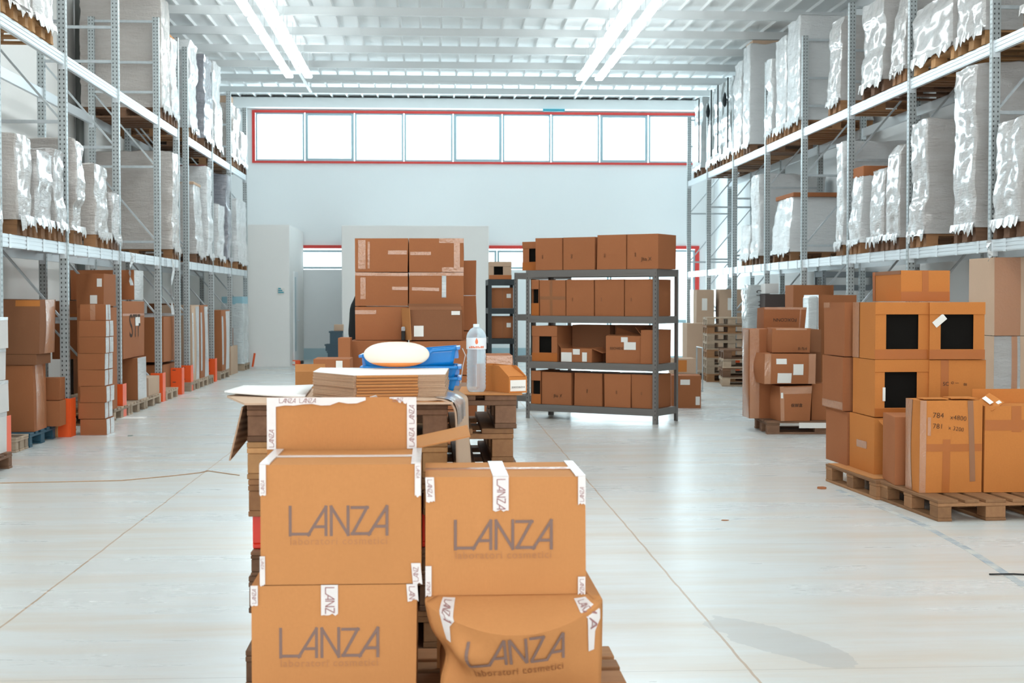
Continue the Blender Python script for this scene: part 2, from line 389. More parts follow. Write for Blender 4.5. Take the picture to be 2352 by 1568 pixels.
def decals(o,wd,dp,h,decor):
    P=SURF.get(o.name)
    for q,d in enumerate(decor):
        T,U,V=face_T(wd,dp,h,d[1]); f=d[1]; nrm=Vector({'F':(0,-1,0),'R':(1,0,0),'L':(-1,0,0),'T':(0,0,1)}[f])
        def at(x,y,lift):
            if P is None: return T@Vector((x,y,.005+lift))
            a,b=min(1,max(0,x/U)),min(1,max(0,y/V))
            p={'F':lambda:P(a,0,b),'R':lambda:P(1,a,b),'L':lambda:P(0,1-a,b),'T':lambda:P(a,b,1)}[f]()
            return p+nrm*(lift+.0012)
        if d[0] in('tape','paper'):
            u0,v0,u1,v1=d[2:6]; mt=d[6] if len(d)>6 else (TAPEC if d[0]=='tape' else PAPER)
            lf=(.0006 if d[0]=='tape' else .0018)+q*.0003; rot=d[7] if len(d)>7 else 0; ca,sa=math.cos(rot),math.sin(rot)
            cx,cy,hw,hh=(u0+u1)/2*U,(v0+v1)/2*V,(u1-u0)*U/2,(v1-v0)*V/2; g=M()
            def fn(s_,t_,lf=lf):
                x,y=(s_-.5)*2*hw,(t_-.5)*2*hh; return at(cx+x*ca-y*sa,cy+x*sa+y*ca,lf)
            g.grid(fn,8,8,mt); g.grid(lambda s_,t_:fn(s_,t_,-.0009),8,8,mt,flip=True)
            g.build('packing_tape' if d[0]=='tape' else 'paper_label',mt,o,None,0,smooth=40)
        elif d[0]=='text':
            u0,v0,wf,body,mt=d[2:7]; rot=d[7] if len(d)>7 else 0; ca,sa=math.cos(rot),math.sin(rot)
            vs,fs,w0,h0=font_mesh(body,1,1,-.013 if len(d)>8 else 0)
            if not vs: continue
            k=wf*U/w0; g=M()
            g.add([at(u0*U+p[0]*k*ca-p[1]*k*sa,v0*V+p[0]*k*sa+p[1]*k*ca,.0022+q*.0003) for p in vs],fs,mt); g.build('printed_text',mt,o)
        elif d[0]=='seam': pass
_cs=[0]
def carton(x,y,z,wd,dp,h,label,rot=0,mt=None,decor=(),group=None,name='cardboard_box',cat='box',bulge=.004,jit=.004,tilt=None,open_top=False,seg=4):
    _cs[0]+=1; mt=mt or BROWN
    if bulge>.009: seg=10
    g=carton_mesh(wd,dp,h,mt,bulge,jit,_cs[0],seg); o=g.build(name,mt,None,(x,y,z),rot,smooth=35); SURF[o.name]=g.P
    if tilt: o.rotation_euler=(tilt[0],tilt[1],rot)
    tag(o,label,cat,group); decals(o,wd,dp,h,decor); return o
def carton_px(xl,xr,yb,yt,Y,dp,label,z=None,rot=0,**k):
    """front face spans xl..xr at distance Y, top at yt, bottom at yb (or height z)"""
    x0,x1=xy(xl,Y),xy(xr,Y); zt=zy(yt,Y,(xl+xr)/2); zb=zy(yb,Y,(xl+xr)/2) if z is None else z
    return carton((x0+x1)/2,Y+dp/2,zb,x1-x0,dp,zt-zb,label,rot,**k)
def window_carton(x,y,z,wd,dp,h,label,rot=0,mt=None,win=(.2,.2,.8,.8),decor=(),group=None,side='F',name='cutout_box'):
    """carton with a square picking window cut in its front and a folded head flap"""
    mt=mt or AMBER; t=.006; root=empty(name,(x,y,z),rot); tag(root,label,'box',group)
    g=M(); W,D,H=wd/2,dp/2,h
    g.box(-W,-W+t,-D,D,0,H,mt); g.box(W-t,W,-D,D,0,H,mt); g.box(-W+t,W-t,D-t,D,0,H,mt); g.box(-W+t,W-t,-D,D-t,0,t,mt); g.box(-W+t,W-t,-D,D-t,H-t,H,mt)
    u0,v0,u1,v1=win; x0,x1,z0,z1=-W+u0*wd,-W+u1*wd,v0*h,v1*h
    g.box(-W+t,x0,-D,-D+t,t,H-t,mt); g.box(x1,W-t,-D,-D+t,t,H-t,mt); g.box(x0,x1,-D,-D+t,t,z0,mt); g.box(x0,x1,-D,-D+t,z1,H-t,mt)
    g.build('carton_body',mt,root)
    M().box(-W-.004,W+.004,-D-.008,-D,z1-.005,H+.002,mt,c=.002).build('head_flap',mt,root)
    M().box(-W-.004,W+.004,-D-.006,-D,-.0,z0-.003,TAPEB,c=.002).build('sill_tape',TAPEB,root)
    M().box(x0-.02 if x0-.02>-W+t else -W+t+.001,min(x1+.02,W-t-.001),-D+.03,D-.02,t+.002,min(z1+.03,H-t-.002),SHADEC,c=.01).build('interior_shade',SHADEC,root)  # added black block: the carton's inner shade as colour, no goods
    decals(root,wd,dp,h,decor); return root
def window_px(xl,xr,yb,yt,Y,dp,label,z=None,**k):
    x0,x1=xy(xl,Y),xy(xr,Y); zt=zy(yt,Y,(xl+xr)/2); zb=zy(yb,Y,(xl+xr)/2) if z is None else z
    return window_carton((x0+x1)/2,Y+dp/2,zb,x1-x0,dp,zt-zb,label,**k)

# ------------------------------------------------------------------ pallets
def pallet(x,y,z,label,wd=.8,ln=1.2,h=.144,axis='y',mt=None,detail=True,rot=0,group=None,boards=5):
    """origin at the centre of the foot; boards run along ln"""
    mt=mt or WOOD; rz=rot+(PI/2 if axis=='x' else 0); rnd=random.Random(int(x*1000)+int(z*77)+int(y*13))
    tb=.022*h/.144; bh=h-3*tb; W=wd/2; Ln=ln/2
    root=None; g=M(); cc=.003 if detail else 0
    if detail: root=empty('wooden_pallet',(x,y,z),rz)
    def put(name,a):
        if detail: M().box(*a,mt,c=cc).build(name,mt,root)
        else: g.box(*a,mt)
    bw=[.145,.10,.145,.10,.145] if boards==5 else [.12]*boards
    gap=(wd-sum(bw))/(boards-1); xx=-W
    for b in bw:
        j=rnd.uniform(-.004,.004); put('deck_board',(xx,xx+b,-Ln+j,Ln+j,h-tb,h)); xx+=b+gap
    for yy in (-Ln,-.0725,Ln-.145):
        put('cross_board',(-W,W,yy,yy+.145,h-2*tb,h-tb-.0005))
        for q,bx in ((0,.10),(1,.145),(2,.10)):
            x0=(-W,-bx/2,W-bx)[q]; put('block',(x0+.002,x0+bx-.002,yy+.003,yy+.142,tb,h-2*tb-.0005))
    for q,bx in ((0,.10),(1,.145),(2,.10)):
        x0=(-W,-bx/2,W-bx)[q]; put('base_board',(x0,x0+bx,-Ln,Ln,0,tb-.0005))
    if not detail: root=g.build('wooden_pallet',mt,None,(x,y,z),rz)
    tag(root,label,'pallet',group); return root

# ================================================================== THE SETTING
XL, XR = -3.95, 5.75           # aisle planes of the two rack rows
WL, WR = -5.35, 7.05           # side walls
YB, YF = 35.3, -6.0            # far wall, near wall
HD = 6.40                      # roof sheet
struct(M().box(WL-.2,WR+.2,YF-.2,YB+.3,-.25,0).build('floor',FLOOR))
struct(M().box(WL-.2,WL,YF-.2,YB+.2,0,HD+.2).build('wall_left',CREAMP))
struct(M().box(WR,WR+.2,YF-.2,YB+.2,0,HD+.2).build('wall_right',WHITEP))
# far wall with its window band and the glazed front below
wx0,wx1,wz0,wz1=xy(588,YB),xy(1598,YB),zy(370,YB,700),zy(259,YB,700)
gz=2.77; gx0,gx1=3.35,xy(1596,YB)
g=M(); g.box(WL,WR,YB,YB+.2,wz1,HD+.2); g.box(WL,WR,YB,YB+.2,gz,wz0); g.box(WL,wx0,YB,YB+.2,wz0,wz1); g.box(wx1,WR,YB,YB+.2,wz0,wz1)
g.box(gx1,WR,YB,YB+.2,0,gz); g.box(WL,gx0,YB,YB+.2,0,2.22); g.box(WL,-4.3,YB,YB+.2,2.22,gz)
struct(g.build('wall_back',WHITEP))
g=M(); g.box(WL,-3.9,YF-.2,YF,0,HD+.2); g.box(5.7,WR,YF-.2,YF,0,HD+.2); g.box(-3.9,5.7,YF-.2,YF,4.6,HD+.2); struct(g.build('wall_front',WHITEP))
# red surrounds
t=.07
struct(M().box(wx0-t,wx1+t,YB-.05,YB,wz1,wz1+t*.8).build('trim_1',REDP)); struct(M().box(wx0-t,wx1+t,YB-.05,YB,wz0-t*.7,wz0).build('trim_2',REDP))
struct(M().box(wx0-t,wx0,YB-.05,YB,wz0,wz1).build('trim_3',REDP)); struct(M().box(wx1,wx1+t,YB-.05,YB,wz0,wz1).build('trim_4',REDP))
struct(M().box(-4.3,gx1+.10,YB-.05,YB,gz-.03,gz+.05).build('trim_5',REDP)); struct(M().box(gx1,gx1+.10,YB-.05,YB,.4,gz-.03).build('trim_6',REDP))
# nine windows
nW=9; pw=(wx1-wx0)/nW
for i in range(nW):
    a=wx0+i*pw; g=M(); fr=.045 if i%3!=1 else .07
    x0,x1=a+.012,a+pw-.012
    g.box(x0,x0+fr,YB-.01,YB+.07,wz0,wz1,c=.004); g.box(x1-fr,x1,YB-.01,YB+.07,wz0,wz1,c=.004)
    g.box(x0+fr,x1-fr,YB-.01,YB+.07,wz0,wz0+fr,c=.004); g.box(x0+fr,x1-fr,YB-.01,YB+.07,wz1-fr,wz1,c=.004)
    wn=struct(g.build('window_%d'%(i+1),FRAMEP))
    M().box(x0+fr,x1-fr,YB+.03,YB+.036,wz0+fr,wz1-fr).build('glass_pane',GLASS,wn)
# upper lights over the low wall and the glazed doors at the right
for i,(a,b,z0,z1) in enumerate([(-4.28,-1.0,2.24,2.70),(-.98,1.6,2.24,2.70),(1.62,3.33,2.24,2.70),(3.36,4.40,.02,2.72),(4.42,5.46,.02,2.72),(5.48,gx1-.01,.02,2.72)]):
    g=M(); fr=.05
    g.box(a,a+fr,YB-.02,YB+.06,z0,z1); g.box(b-fr,b,YB-.02,YB+.06,z0,z1); g.box(a+fr,b-fr,YB-.02,YB+.06,z0,z0+fr); g.box(a+fr,b-fr,YB-.02,YB+.06,z1-fr,z1)
    if z0<1: g.box(a+fr,b-fr,YB-.02,YB+.06,.9,.98)
    wn=struct(g.build('window_%d'%(i+10),FRAMEP))
    M().box(a+fr,b-fr,YB+.03,YB+.036,z0+fr,z1-fr).build('glass_pane',GLASS,wn)
struct(M().box(-4.2,3.3,YB-.03,YB,0,.28).build('baseboard_back',FRAMEP))
# two low rooms standing against the far wall
rx1=xy(665,31.8); rz=zy(516,31.8,620)
g=M(); g.box(WL,rx1,31.8,YB-.02,0,rz); struct(g.build('wall_office',CREAMP))
d=M().box(rx1,rx1+.03,32.6,33.5,.02,2.12,c=.004).build('door_1',WHITEP); struct(d)
M().box(rx1+.03,rx1+.035,32.75,32.95,.3,2.3-.3,c=0).build('glass_slot',FRAMEP,d)
M().tube([(rx1+.03,33.4,1.0),(rx1+.07,33.4,1.0),(rx1+.07,33.28,1.0)],.01).build('door_handle',STEEL,d)
cx0,cx1=xy(785,32.1),xy(1123,32.1); cz=zy(518,32.1,950)
struct(M().box(cx0,cx1,32.1,YB-.02,0,cz,c=.01).build('wall_partition',CREAMP))
# ribbed roof sheets and purlins
g=M(); pitch=.37; x=WL; prof=[]
while x<WR:
    prof+= [(x,HD+.05),(x+pitch-.05,HD+.05),(x+pitch-.04,HD),(x+pitch-.01,HD)]; x+=pitch
vs=[];fs=[]
for a,z in prof: vs+=[(a,YF,z),(a,YB,z)]
for i in range(len(prof)-1): fs.append((2*i,2*i+1,2*i+3,2*i+2))
g.add(vs,fs); g.box(WL-.2,WR+.2,YF-.2,YB+.2,HD+.06,HD+.2)
struct(g.build('ceiling',CEILP))
py=[33.25]; 
while py[-1]>YF+2: py.append(py[-1]-1.82)
for i,yy in enumerate(py):
    g=M(); g.box(WL,WR,yy-.02,yy+.02,HD-.135,HD-.005); g.box(WL,WR,yy-.05,yy+.05,HD-.15,HD-.135)
    struct(g.build('trim_%d'%(7+i),PURL))
struct(M().box(WL,WR,YB-.35,YB-.001,HD-.25,HD-.01).build('trim_60',PURL))
# pipe across under the roof, small sign plate, wall notice
o=M().tube([(WL+.02,31.0,HD-.20),(0.5,31.0,HD-.215),(WR-.02,31.0,HD-.20)],.03).build('ceiling_pipe',PURL); tag(o,'thin pale pipe running across under the roof sheets','pipe')
p=atY(1272,241,34.9)
o=M().box(-.27,.27,-.02,.02,-.03,.03,c=.004).build('hanging_sign',TEALS,None,(p.x,34.9,HD-.25-.03)); tag(o,'narrow dark teal plate above the far window band','sign')
a=atY(638,662,31.79); b=atY(653,674,31.79)
o=M().box(a.x,b.x,31.775,31.799,b.z,a.z).build('wall_notice',PAPER); tag(o,'small teal and white notice on the cream office wall','sign')
for q in range(3): M().box(a.x+.01,b.x-.01-.03*q,31.772,31.776,b.z+.012+q*.042,b.z+.04+q*.042).build('printed_text',TEALS,o)
px_=yx(185,-5.25,100)
o=M().tube([(-5.27,px_,.0),(-5.27,px_,HD)],.06,10).build('drain_pipe',mat('dark_pipe',(.16,.17,.16),.5)); tag(o,'dark vertical pipe on the left wall behind the rack','pipe')

# ------------------------------------------------------------------ ceiling lamps
def lamp_proto():
    r=empty('ceiling_lamp',(0,0,0))
    g=M(); g.box(-.058,.058,-.76,.76,.02,.06,c=.008); g.build('lamp_housing',LAMPH,r)
    M().box(-.075,.075,-.61,.61,-.035,.0195,c=.015).build('diffuser',LAMPM,r)
    for yy in (-.5,.5): M().tube([(0,yy,.06),(0,yy,HD-5.95)],.006,5).build('hanger_wire',LAMPH,r)
    return r
def copy_tree(o,parent=None):
    c=o.copy(); COL.objects.link(c); c.parent=parent
    for ch in o.children: copy_tree(ch,c)
    return c
lp=None
for rx,rn in ((-2.84,'outer left'),(-2.46,'inner left'),(3.0,'inner right'),(3.38,'outer right')):
    for k in range(17):
        if lp is None: o=lp=lamp_proto()
        else: o=copy_tree(lp)
        o.location=(rx,28.2-k*1.56,5.95)
        tag(o,'white strip lamp in the %s ceiling row, %s from its far end'%(rn,ORD[k]),'lamp','strip lamps under the roof')
for rx,rn in ((-2.65,'left'),(3.19,'right')):
    g=M().box(rx-.03,rx+.03,2.0,31.6,6.03,6.06)
    for k in range(9): g.tube([(rx,3+k*3.4,6.06),(rx,3+k*3.4,HD)],.006,5)
    tag(g.build('cable_tray',LAMPH),'narrow cable tray between the two %s lamp rows'%rn,'cable tray')

# ================================================================== PALLET RACKS
def post_mesh(h=5.58):
    g=M(); W,D,t=.045,.035,.008
    g.box(-W,W,-D,-D+t,0,h); g.box(-W,-W+t,-D+t,D,0,h); g.box(W-t,W,-D+t,D,0,h); g.box(-W+t,-.018,D-t,D,0,h); g.box(.018,W-t,D-t,D,0,h)
    g.box(-.07,.07,-.06,.06,0,.006); return g
_pm=[None]
def rack(name,label,X,sg,frames,bays,z1=2.11,z2=4.15):
    root=empty(name,(X,frames[0],0)); tag(root,label,'racking')
    D=1.0; xf=sg*.045; xr=sg*(D-.03)
    def P(x,y): return (x,y-frames[0])
    def child(g,nm,mt,loc=(0,0,0)): return g.build(nm,mt,root,loc)
    for Y in frames:
        for x in (xf,xr):
            if _pm[0] is None: o=child(post_mesh(),'upright_post',POST,(x,Y-frames[0],0)); _pm[0]=o.data
            else:
                o=bpy.data.objects.new('upright_post',_pm[0]); COL.objects.link(o); o.parent=root; o.location=(x,Y-frames[0],0)
        y=Y-frames[0]
        for z in (5.52,4.93,4.50,3.42,2.33,1.25,.22):
            child(M().box(min(xf,xr)+.04,max(xf,xr)-.04,y-.012,y+.012,z-.018,z+.018),'cross_brace',STEEL)
        for a,b in ((4.46,3.46),(3.38,2.37),(2.29,1.29),(1.21,.26)):
            child(M().bar((xr-sg*.04,y+.0,a),(xf+sg*.04,y+.0,b),.022,.034,up=(0,1,0)),'diagonal_brace',STEEL)
    for (a,b) in bays:
        ya,yb=a-frames[0]+.036,b-frames[0]-.036
        for z in (z1,z2):
            for q,x in enumerate((xf,xr)):
                g=M(); s=-sg if q==0 else sg
                g.box(x-.022,x+.022,ya,yb,z-.125,z)
                for k in range(3):
                    zz=z-.115+k*.04
                    x0,x1=sorted((x+s*.022,x+s*.027)); g.box(x0,x1,ya,yb,zz,zz+.022)
                for yy in (ya,yb-.008): g.box(x-.034,x+.034,yy,yy+.008,z-.17,z+.0)
                child(g,'beam',BEAM)
        n=4
        for k in range(n):
            y=ya+(k+.5)*(yb-ya)/n; g=M(); x0,x1=sorted((xf+sg*.024,xr-sg*.024))
            g.box(x0,x1,y-.02,y+.02,z1-.045,z1-.005)
            c0,c1=sorted((xf-sg*.032,xf-sg*.0275)); g.box(c0,c1,y-.03,y+.03,z1-.13,z1+.001)
            child(g,'support_bar',BEAM)
    return root
fl=[yx(p,XL) for p in (5,158,278,370,414)]; fl=[fl[0]-2.54]+fl
fb=[yx(p,XL) for p in (435,491,533,569)]
rack('pallet_rack','nearer steel pallet rack along the left wall with three full bays',XL,-1,fl,list(zip(fl[:-1],fl[1:])))
rack('pallet_rack','farther steel pallet rack along the left wall beside the office',XL,-1,fb,list(zip(fb[:-1],fb[1:])))
fr=[yx(p,XR) for p in (2270,2082,1945,1839,1755,1681,1622,1577)]; fr=[fr[0]-2.7]+fr
rack('pallet_rack','long steel pallet rack along the right wall',XR,1,fr,list(zip(fr[:-1],fr[1:])))
# orange guards at the post feet
def guard(X,sg,Y,label,h=.42):
    root=empty('post_guard',(X,Y,0)); tag(root,label,'guard','orange guards at the rack posts')
    s=-sg                                     # towards the aisle
    x0,x1=sorted((s*.02,s*.19)) ; g=M()
    a,b=sorted((s*.0265,-s*.14)); g.box(a,b,-.10,-.092,0,h,c=.002); e0,e1=sorted((s*.035,s*.027))
    g.box(e0,e1,-.10,.12,0,h,c=.002); g.box(a,b,-.0915,.12,0,.005)
    g.build('guard_plate',ORANGE,root)
    for zz in (h*.9,h*.45): M().box(a+.03,a+.08,-.1015,-.10,zz,zz+.012).build('printed_text',INKD,root)
    return root
for Y,nm in ((fl[1],'nearest the camera'),(fl[2],'second from the camera'),(fl[3],'third from the camera'),(fl[4],'fourth from the camera'),(fl[5],'fifth, at the nearer rack end'),(fb[0],'sixth, where the farther rack starts'),(fb[1],'seventh from the camera')):
    guard(XL,-1,Y,'orange post guard on the left rack, '+nm)
guard(XR,1,fr[6],'orange post guard by the pallet stack on the right')
guard(XR,1,fr[8],'orange post guard at the far end of the right rack')
o=M().tube([(0,0,0),(.05,.0,.3)],.022,8).build('floor_bollard',ORANGE,None,tuple(atZ(580,842))); tag(o,'slim orange rod leaning at the corner of the cream office','rod')

# ================================================================== WRAPPED PALLET LOADS
def load_mesh(w_,d_,h,seed,steps=True,taper=0.0,top_slope=0.0):
    rnd=random.Random(seed); r=.03; nside=13; pts=[]
    X,Y=d_/2,w_/2
    cor=[(-X,-Y),(X,-Y),(X,Y),(-X,Y)]; nrm=[(0,-1),(1,0),(0,1),(-1,0)]
    for k in range(4):
        a,b=cor[k],cor[(k+1)%4]
        for i in range(nside):
            t=(i+.0)/nside; tt=t
            x,y=a[0]+(b[0]-a[0])*tt,a[1]+(b[1]-a[1])*tt
            if i==0: x-=math.copysign(r*.4,x); y-=math.copysign(r*.4,y)
            pts.append((x,y))
    nz=max(6,int(h/.045)); off=[]; lh=rnd.choice((.28,.34,.42,.5))
    nl=int(h/lh)+2
    rows=[(rnd.uniform(-.022,.022),rnd.uniform(-.022,.022),rnd.uniform(-.02,.008)) for _ in range(nl)]
    vs=[];fs=[];n=len(pts)
    for j in range(nz+1):
        z=h*j/nz; li=z/lh; k=min(int(li),nl-1); fr_=li-k
        a=rows[k]; b=rows[min(k+1,nl-1)]; s=max(0,(fr_-.8)/.2); o=[a[q]*(1-s)+b[q]*s for q in range(3)]
        if not steps: o=[0,0,0]
        sc=1-taper*(j/nz)**2
        for (x,y) in pts:
            rg=abs(noise.noise(Vector(((x+y)*5+z*6+seed,(x-y)*3,z*5-(x+y)*5))))
            nv=noise.noise(Vector((x*3+seed*7.1,y*3,z*2.4)))*.018-rg*.030+noise.noise(Vector((x*11+seed,y*11,z*7)))*.010
            rad=math.hypot(x,y); ex,ey=x/rad,y/rad
            ed=1 if j else 1.02
            zz=z*(1+top_slope*(x/X)*.5)+ (noise.noise(Vector((x*4,y*4,seed)))*.03 if j==nz else 0)
            vs.append(((x*(1+o[2])*sc*ed+o[0]+ex*nv),(y*(1+o[2])*sc*ed+o[1]*.6+ey*nv),max(0,zz)))
    for j in range(nz):
        for i in range(n): fs.append((j*n+i,j*n+(i+1)%n,(j+1)*n+(i+1)%n,(j+1)*n+i))
    base=len(vs); top=vs[nz*n:(nz+1)*n]; 
    for q,(f_,dz) in enumerate(((.93,.012),(.5,.0))):
        for (x,y,z) in top: vs.append((x*f_,y*f_,z+dz+noise.noise(Vector((x*5,y*5,q+seed)))*.01))
    prev=nz*n
    for q in range(2):
        cur=base+q*n
        for i in range(n): fs.append((prev+i,prev+(i+1)%n,cur+(i+1)%n,cur+i))
        prev=cur
    vs.append((0,0,sum(p[2] for p in top)/n)); c=len(vs)-1
    for i in range(n): fs.append((prev+i,prev+(i+1)%n,c))
    fs.append(tuple(range(n-1,-1,-1)))
    return M().add(vs,fs)
_ls=[10]; LOADS={}
def load(side,level,xa,xb,yt,short,film_m=None,d_=1.2,steps=True,taper=0,cap=None,ragged=True,inset=0.0,palm=None,slope=0,pallet_on=True,z_floor=None):
    """one pallet load: its aisle face spans xa (near edge)..xb (far edge); top at yt on the near edge"""
    film_m=film_m or FILM; _ls[0]+=1; seed=_ls[0]
    sg=-1 if side=='L' else 1; X=(XL+.02-inset) if side=='L' else (XR-.02+inset)
    ya,yb=sorted((yx(xa,X,yt),yx(xb,X,yt)))
    for fy in (fl+fb if side=='L' else fr):
        if ya<fy+.07 and yb>fy-.07:
            if fy-ya>yb-fy: yb=fy-.075
            else: ya=fy+.075
    w_=yb-ya-.03
    zb={1:2.112,2:4.152,0:0.0}[level]; px_near=xa
    ztop=atX(px_near,yt,X).z
    cx=X+sg*d_/2; cy=(ya+yb)/2; h0=.144
    far=(cy>19)
    if pallet_on:
        pallet(cx,cy,zb,'pallet under the '+short,wd=w_-.03,ln=d_-.04,axis='x',mt=palm or random.Random(seed).choice((WOOD,WOOD,WOODG)),detail=False)
    z0=zb+h0+.002; h=ztop-z0
    o=load_mesh(w_,d_,h,seed,steps,taper,slope*sg*-1).build('wrapped_load',film_m,None,(cx,cy,z0),0,smooth=45)
    tag(o,short,'wrapped pallet'); LOADS[short]=o
    if cap:
        mt,ch=cap; M().box(-d_/2+.06,d_/2-.06,-w_/2+.03,w_/2-.03,h-.02,h+ch,mt,c=.008).build('uncovered_carton',mt,o)
    if ragged:
        rnd=random.Random(seed*3); g=M(); xx=-sg*(d_/2+.012)
        n=15; pts=[]
        for i in range(n+1): pts.append((-w_/2+w_*i/n, -(rnd.random()**2)*.10-.012))
        vs=[(xx,y,.05) for y,z in pts]+[(xx-sg*.012,y,z) for y,z in pts]
        fs=[(i,i+1,n+2+i,n+1+i) for i in range(n)]
        vs2=[(x+sg*.003,y,z) for x,y,z in vs]; b=len(vs)
        g.add(vs+vs2,fs+[tuple(b+q for q in f)[::-1] for f in fs]); g.build('torn_film_hem',film_m,o)
    return o
# left rack, lower beam
load('L',1,-40,17,398,'silvery wrapped load cut off by the left picture edge, lower beam')
load('L',1,40,79,303,'tall wrapped load beside the cut-off one, left lower beam',FILMB,taper=.03)
load('L',1,81,122,342,'crinkled white load, second whole one on the left lower beam')
load('L',1,125,165,341,'crinkled white load behind the first thick left post, lower beam')
load('L',1,170,193,318,'wrapped load just past the thick left post, lower beam',FILMB)
load('L',1,221,254,376,'beige wrapped load with taller near half, left lower beam',FILMB)
load('L',1,257,291,441,'low white wrapped load beside the second left post, lower beam')
load('L',1,397,413,348,'wide smooth grey load before the end post of the nearer left rack',FILMB,steps=False)
load('L',1,452,470,420,'rounded wrapped load with tan top, first on the farther left rack',cap=(PALEB,.03),taper=.08)
load('L',1,478,497,382,'tall load with maroon cartons, farther left rack, lower beam',FILMW,cap=(MAROON,.03))
load('L',1,501,516,470,'narrow wrapped load with brown edge on the farther left rack',FILMW)
load('L',1,523,543,400,'white wrapped load with dark goods on the farther left rack',FILMG)
o=load('L',1,546,579,455,'white wrapped sacks at the far end of the left lower beam',FILMW)
# left rack, upper beam
load('L',2,-20,70,-120,'white wrapped load at top left corner, left upper beam',FILMB,palm=WOODL)
load('L',2,76,127,-90,'silvery wrapped load on a protruding pallet, top left',palm=WOODL)
load('L',2,371,391,-8,'very tall grey wrapped load on the left upper beam',FILMB,steps=False)
load('L',2,395,413,84,'white wrapped load with orange carton top, left upper beam',FILMW,cap=(KRAFT,.07))
load('L',2,436,455,92,'slim wrapped load at the joint of the left racks, upper beam',FILMW)
load('L',2,470,490,124,'grey topped wrapped load on the farther left upper beam',FILMG)
load('L',2,493,510,138,'white crinkled load right of the grey topped one, upper beam',FILMW)
load('L',2,524,543,226,'wrapped load with tan carton top, farther left upper beam',FILMB,cap=(PALEB,.17))
load('L',2,545,552,246,'thin white load second from the far end, left upper beam',FILMW)
load('L',2,554,568,300,'low white load at the far end of the left upper beam',FILMW)
# right rack, lower beam
load('R',1,2345,2265,262,'large crinkled load at the right picture edge, lower beam',FILM,taper=.05)
load('R',1,2243,2188,143,'tallest wrapped load on the right lower beam beside thick post',FILM)
load('R',1,2128,2080,270,'wide wrapped load with three visible layers, right lower beam',FILM)
load('R',1,2065,2030,330,'bulging silver load, nearer of a pair, right lower beam',FILM,taper=.1)
load('R',1,2028,1992,385,'bulging silver load, farther of a pair, right lower beam',FILM,taper=.06)
load('R',1,1975,1940,400,'torn wrapped load with brown carton showing, right lower beam',FILMW,cap=(BROWN,.12),taper=.08)
load('R',1,1936,1918,325,'slim tall silver load behind the torn one, right lower beam',FILMW)
load('R',1,1815,1772,448,'loose white load with brown open top, right lower beam',FILMW,cap=(BROWN,.05),taper=.12)
load('R',1,1745,1724,400,'tall pale load left of the loose white one, right lower beam',FILMW)
load('R',1,1722,1700,515,'low pale load at the far end of the right lower beam',FILMW)
# right rack, upper beam
load('R',2,2440,2345,-130,'dark brown wrapped load at top right corner',FILMB)
load('R',2,2262,2195,-60,'wrapped load next to the thick post at top right',FILM,palm=WOODL)
load('R',2,2190,2095,-30,'broad beige wrapped load, right upper beam, beside dark gap',FILM,palm=WOODL)
load('R',2,2084,2046,-20,'leaning white load with slanted side, right upper beam',FILM,taper=.12)
load('R',2,2030,1976,-15,'tall load with two film bulges, right upper beam',FILM,taper=.05)
load('R',2,1930,1899,33,'wrapped load with stepped waist, right upper beam',FILM,taper=.06)
load('R',2,1840,1806,33,'broad smooth wrapped load in middle of right upper beam',FILMW,steps=False)
load('R',2,1803,1777,80,'white wrapped load behind the broad smooth one, right upper beam',FILMW)
load('R',2,1774,1751,132,'lower white load between two taller ones, right upper beam',FILMW)
load('R',2,1722,1705,100,'white wrapped load with tan carton lid, right upper beam',FILMW,cap=(PALEB,.07),steps=False)
load('R',2,1702,1681,138,'pale wrapped load beside the clear film sacks, right upper beam',FILMW)
# clear sacks of dark-topped goods at the far end of the right upper beam
for k,(a,b,yt) in enumerate(((1678,1657,172),(1655,1636,190),(1634,1613,205),(1611,1591,222))):
    o=load('R',2,a,b,yt,'film sack with dark strip, %s of four at the far right end'%ORD[k],FILMT,taper=.06)
    X=XR-.02; ya,yb=sorted((yx(a,X,yt),yx(b,X,yt))); w_=yb-ya
    hh=atX(a,yt,X).z-4.3
    M().box(-.66,-.64,-w_/2-.015,-w_/2+.02,.1,hh*.97).build('dark_strip',BLACK,o)  # dark vertical strip at the gap between neighbouring sacks
    if k in (0,2): M().lathe([(.001,-.14),(.06,-.1),(.09,0),(.04,.12),(.001,.16)],10).build('dark_goods',BLACK,o,(-.62,0,hh*.72)).scale=(.5,1,1)
# torn film hanging below the left lower beam
def tail(px,py0,py1,Y,near,X=XL+.0):
    lo=LOADS[near]
    x=X+.06; z0=2.10; z1=zy(py1,Y,px); g=M(); n=8; rnd=random.Random(int(px))
    vs=[];w0=.05
    for i in range(n+1):
        t=i/n; z=z0+(z1-z0)*t; wd=w0*(1-.6*t)*(1+.6*math.sin(t*9)); yy=.05*math.sin(t*7)
        vs+=[(0+.015*math.sin(t*12),yy-wd,z),(.02*math.sin(t*8),yy+wd,z)]
    fs=[(2*i,2*i+1,2*i+3,2*i+2) for i in range(n)]
    vs2=[(a_+.004,b_,c_) for a_,b_,c_ in vs]; b=len(vs); g.add(vs+vs2,fs+[tuple(b+q for q in f)[::-1] for f in fs])
    o=g.build('film_tail',FILMW,lo); o.location=Vector((x,Y,0))-lo.location
tail(288,590,655,yx(290,XL),'low white wrapped load beside the second left post, lower beam')
tail(384,608,722,yx(386,XL),'wide smooth grey load before the end post of the nearer left rack')
o=tail(2270,560,600,fr[1]-.25,'large crinkled load at the right picture edge, lower beam',XR-.16)

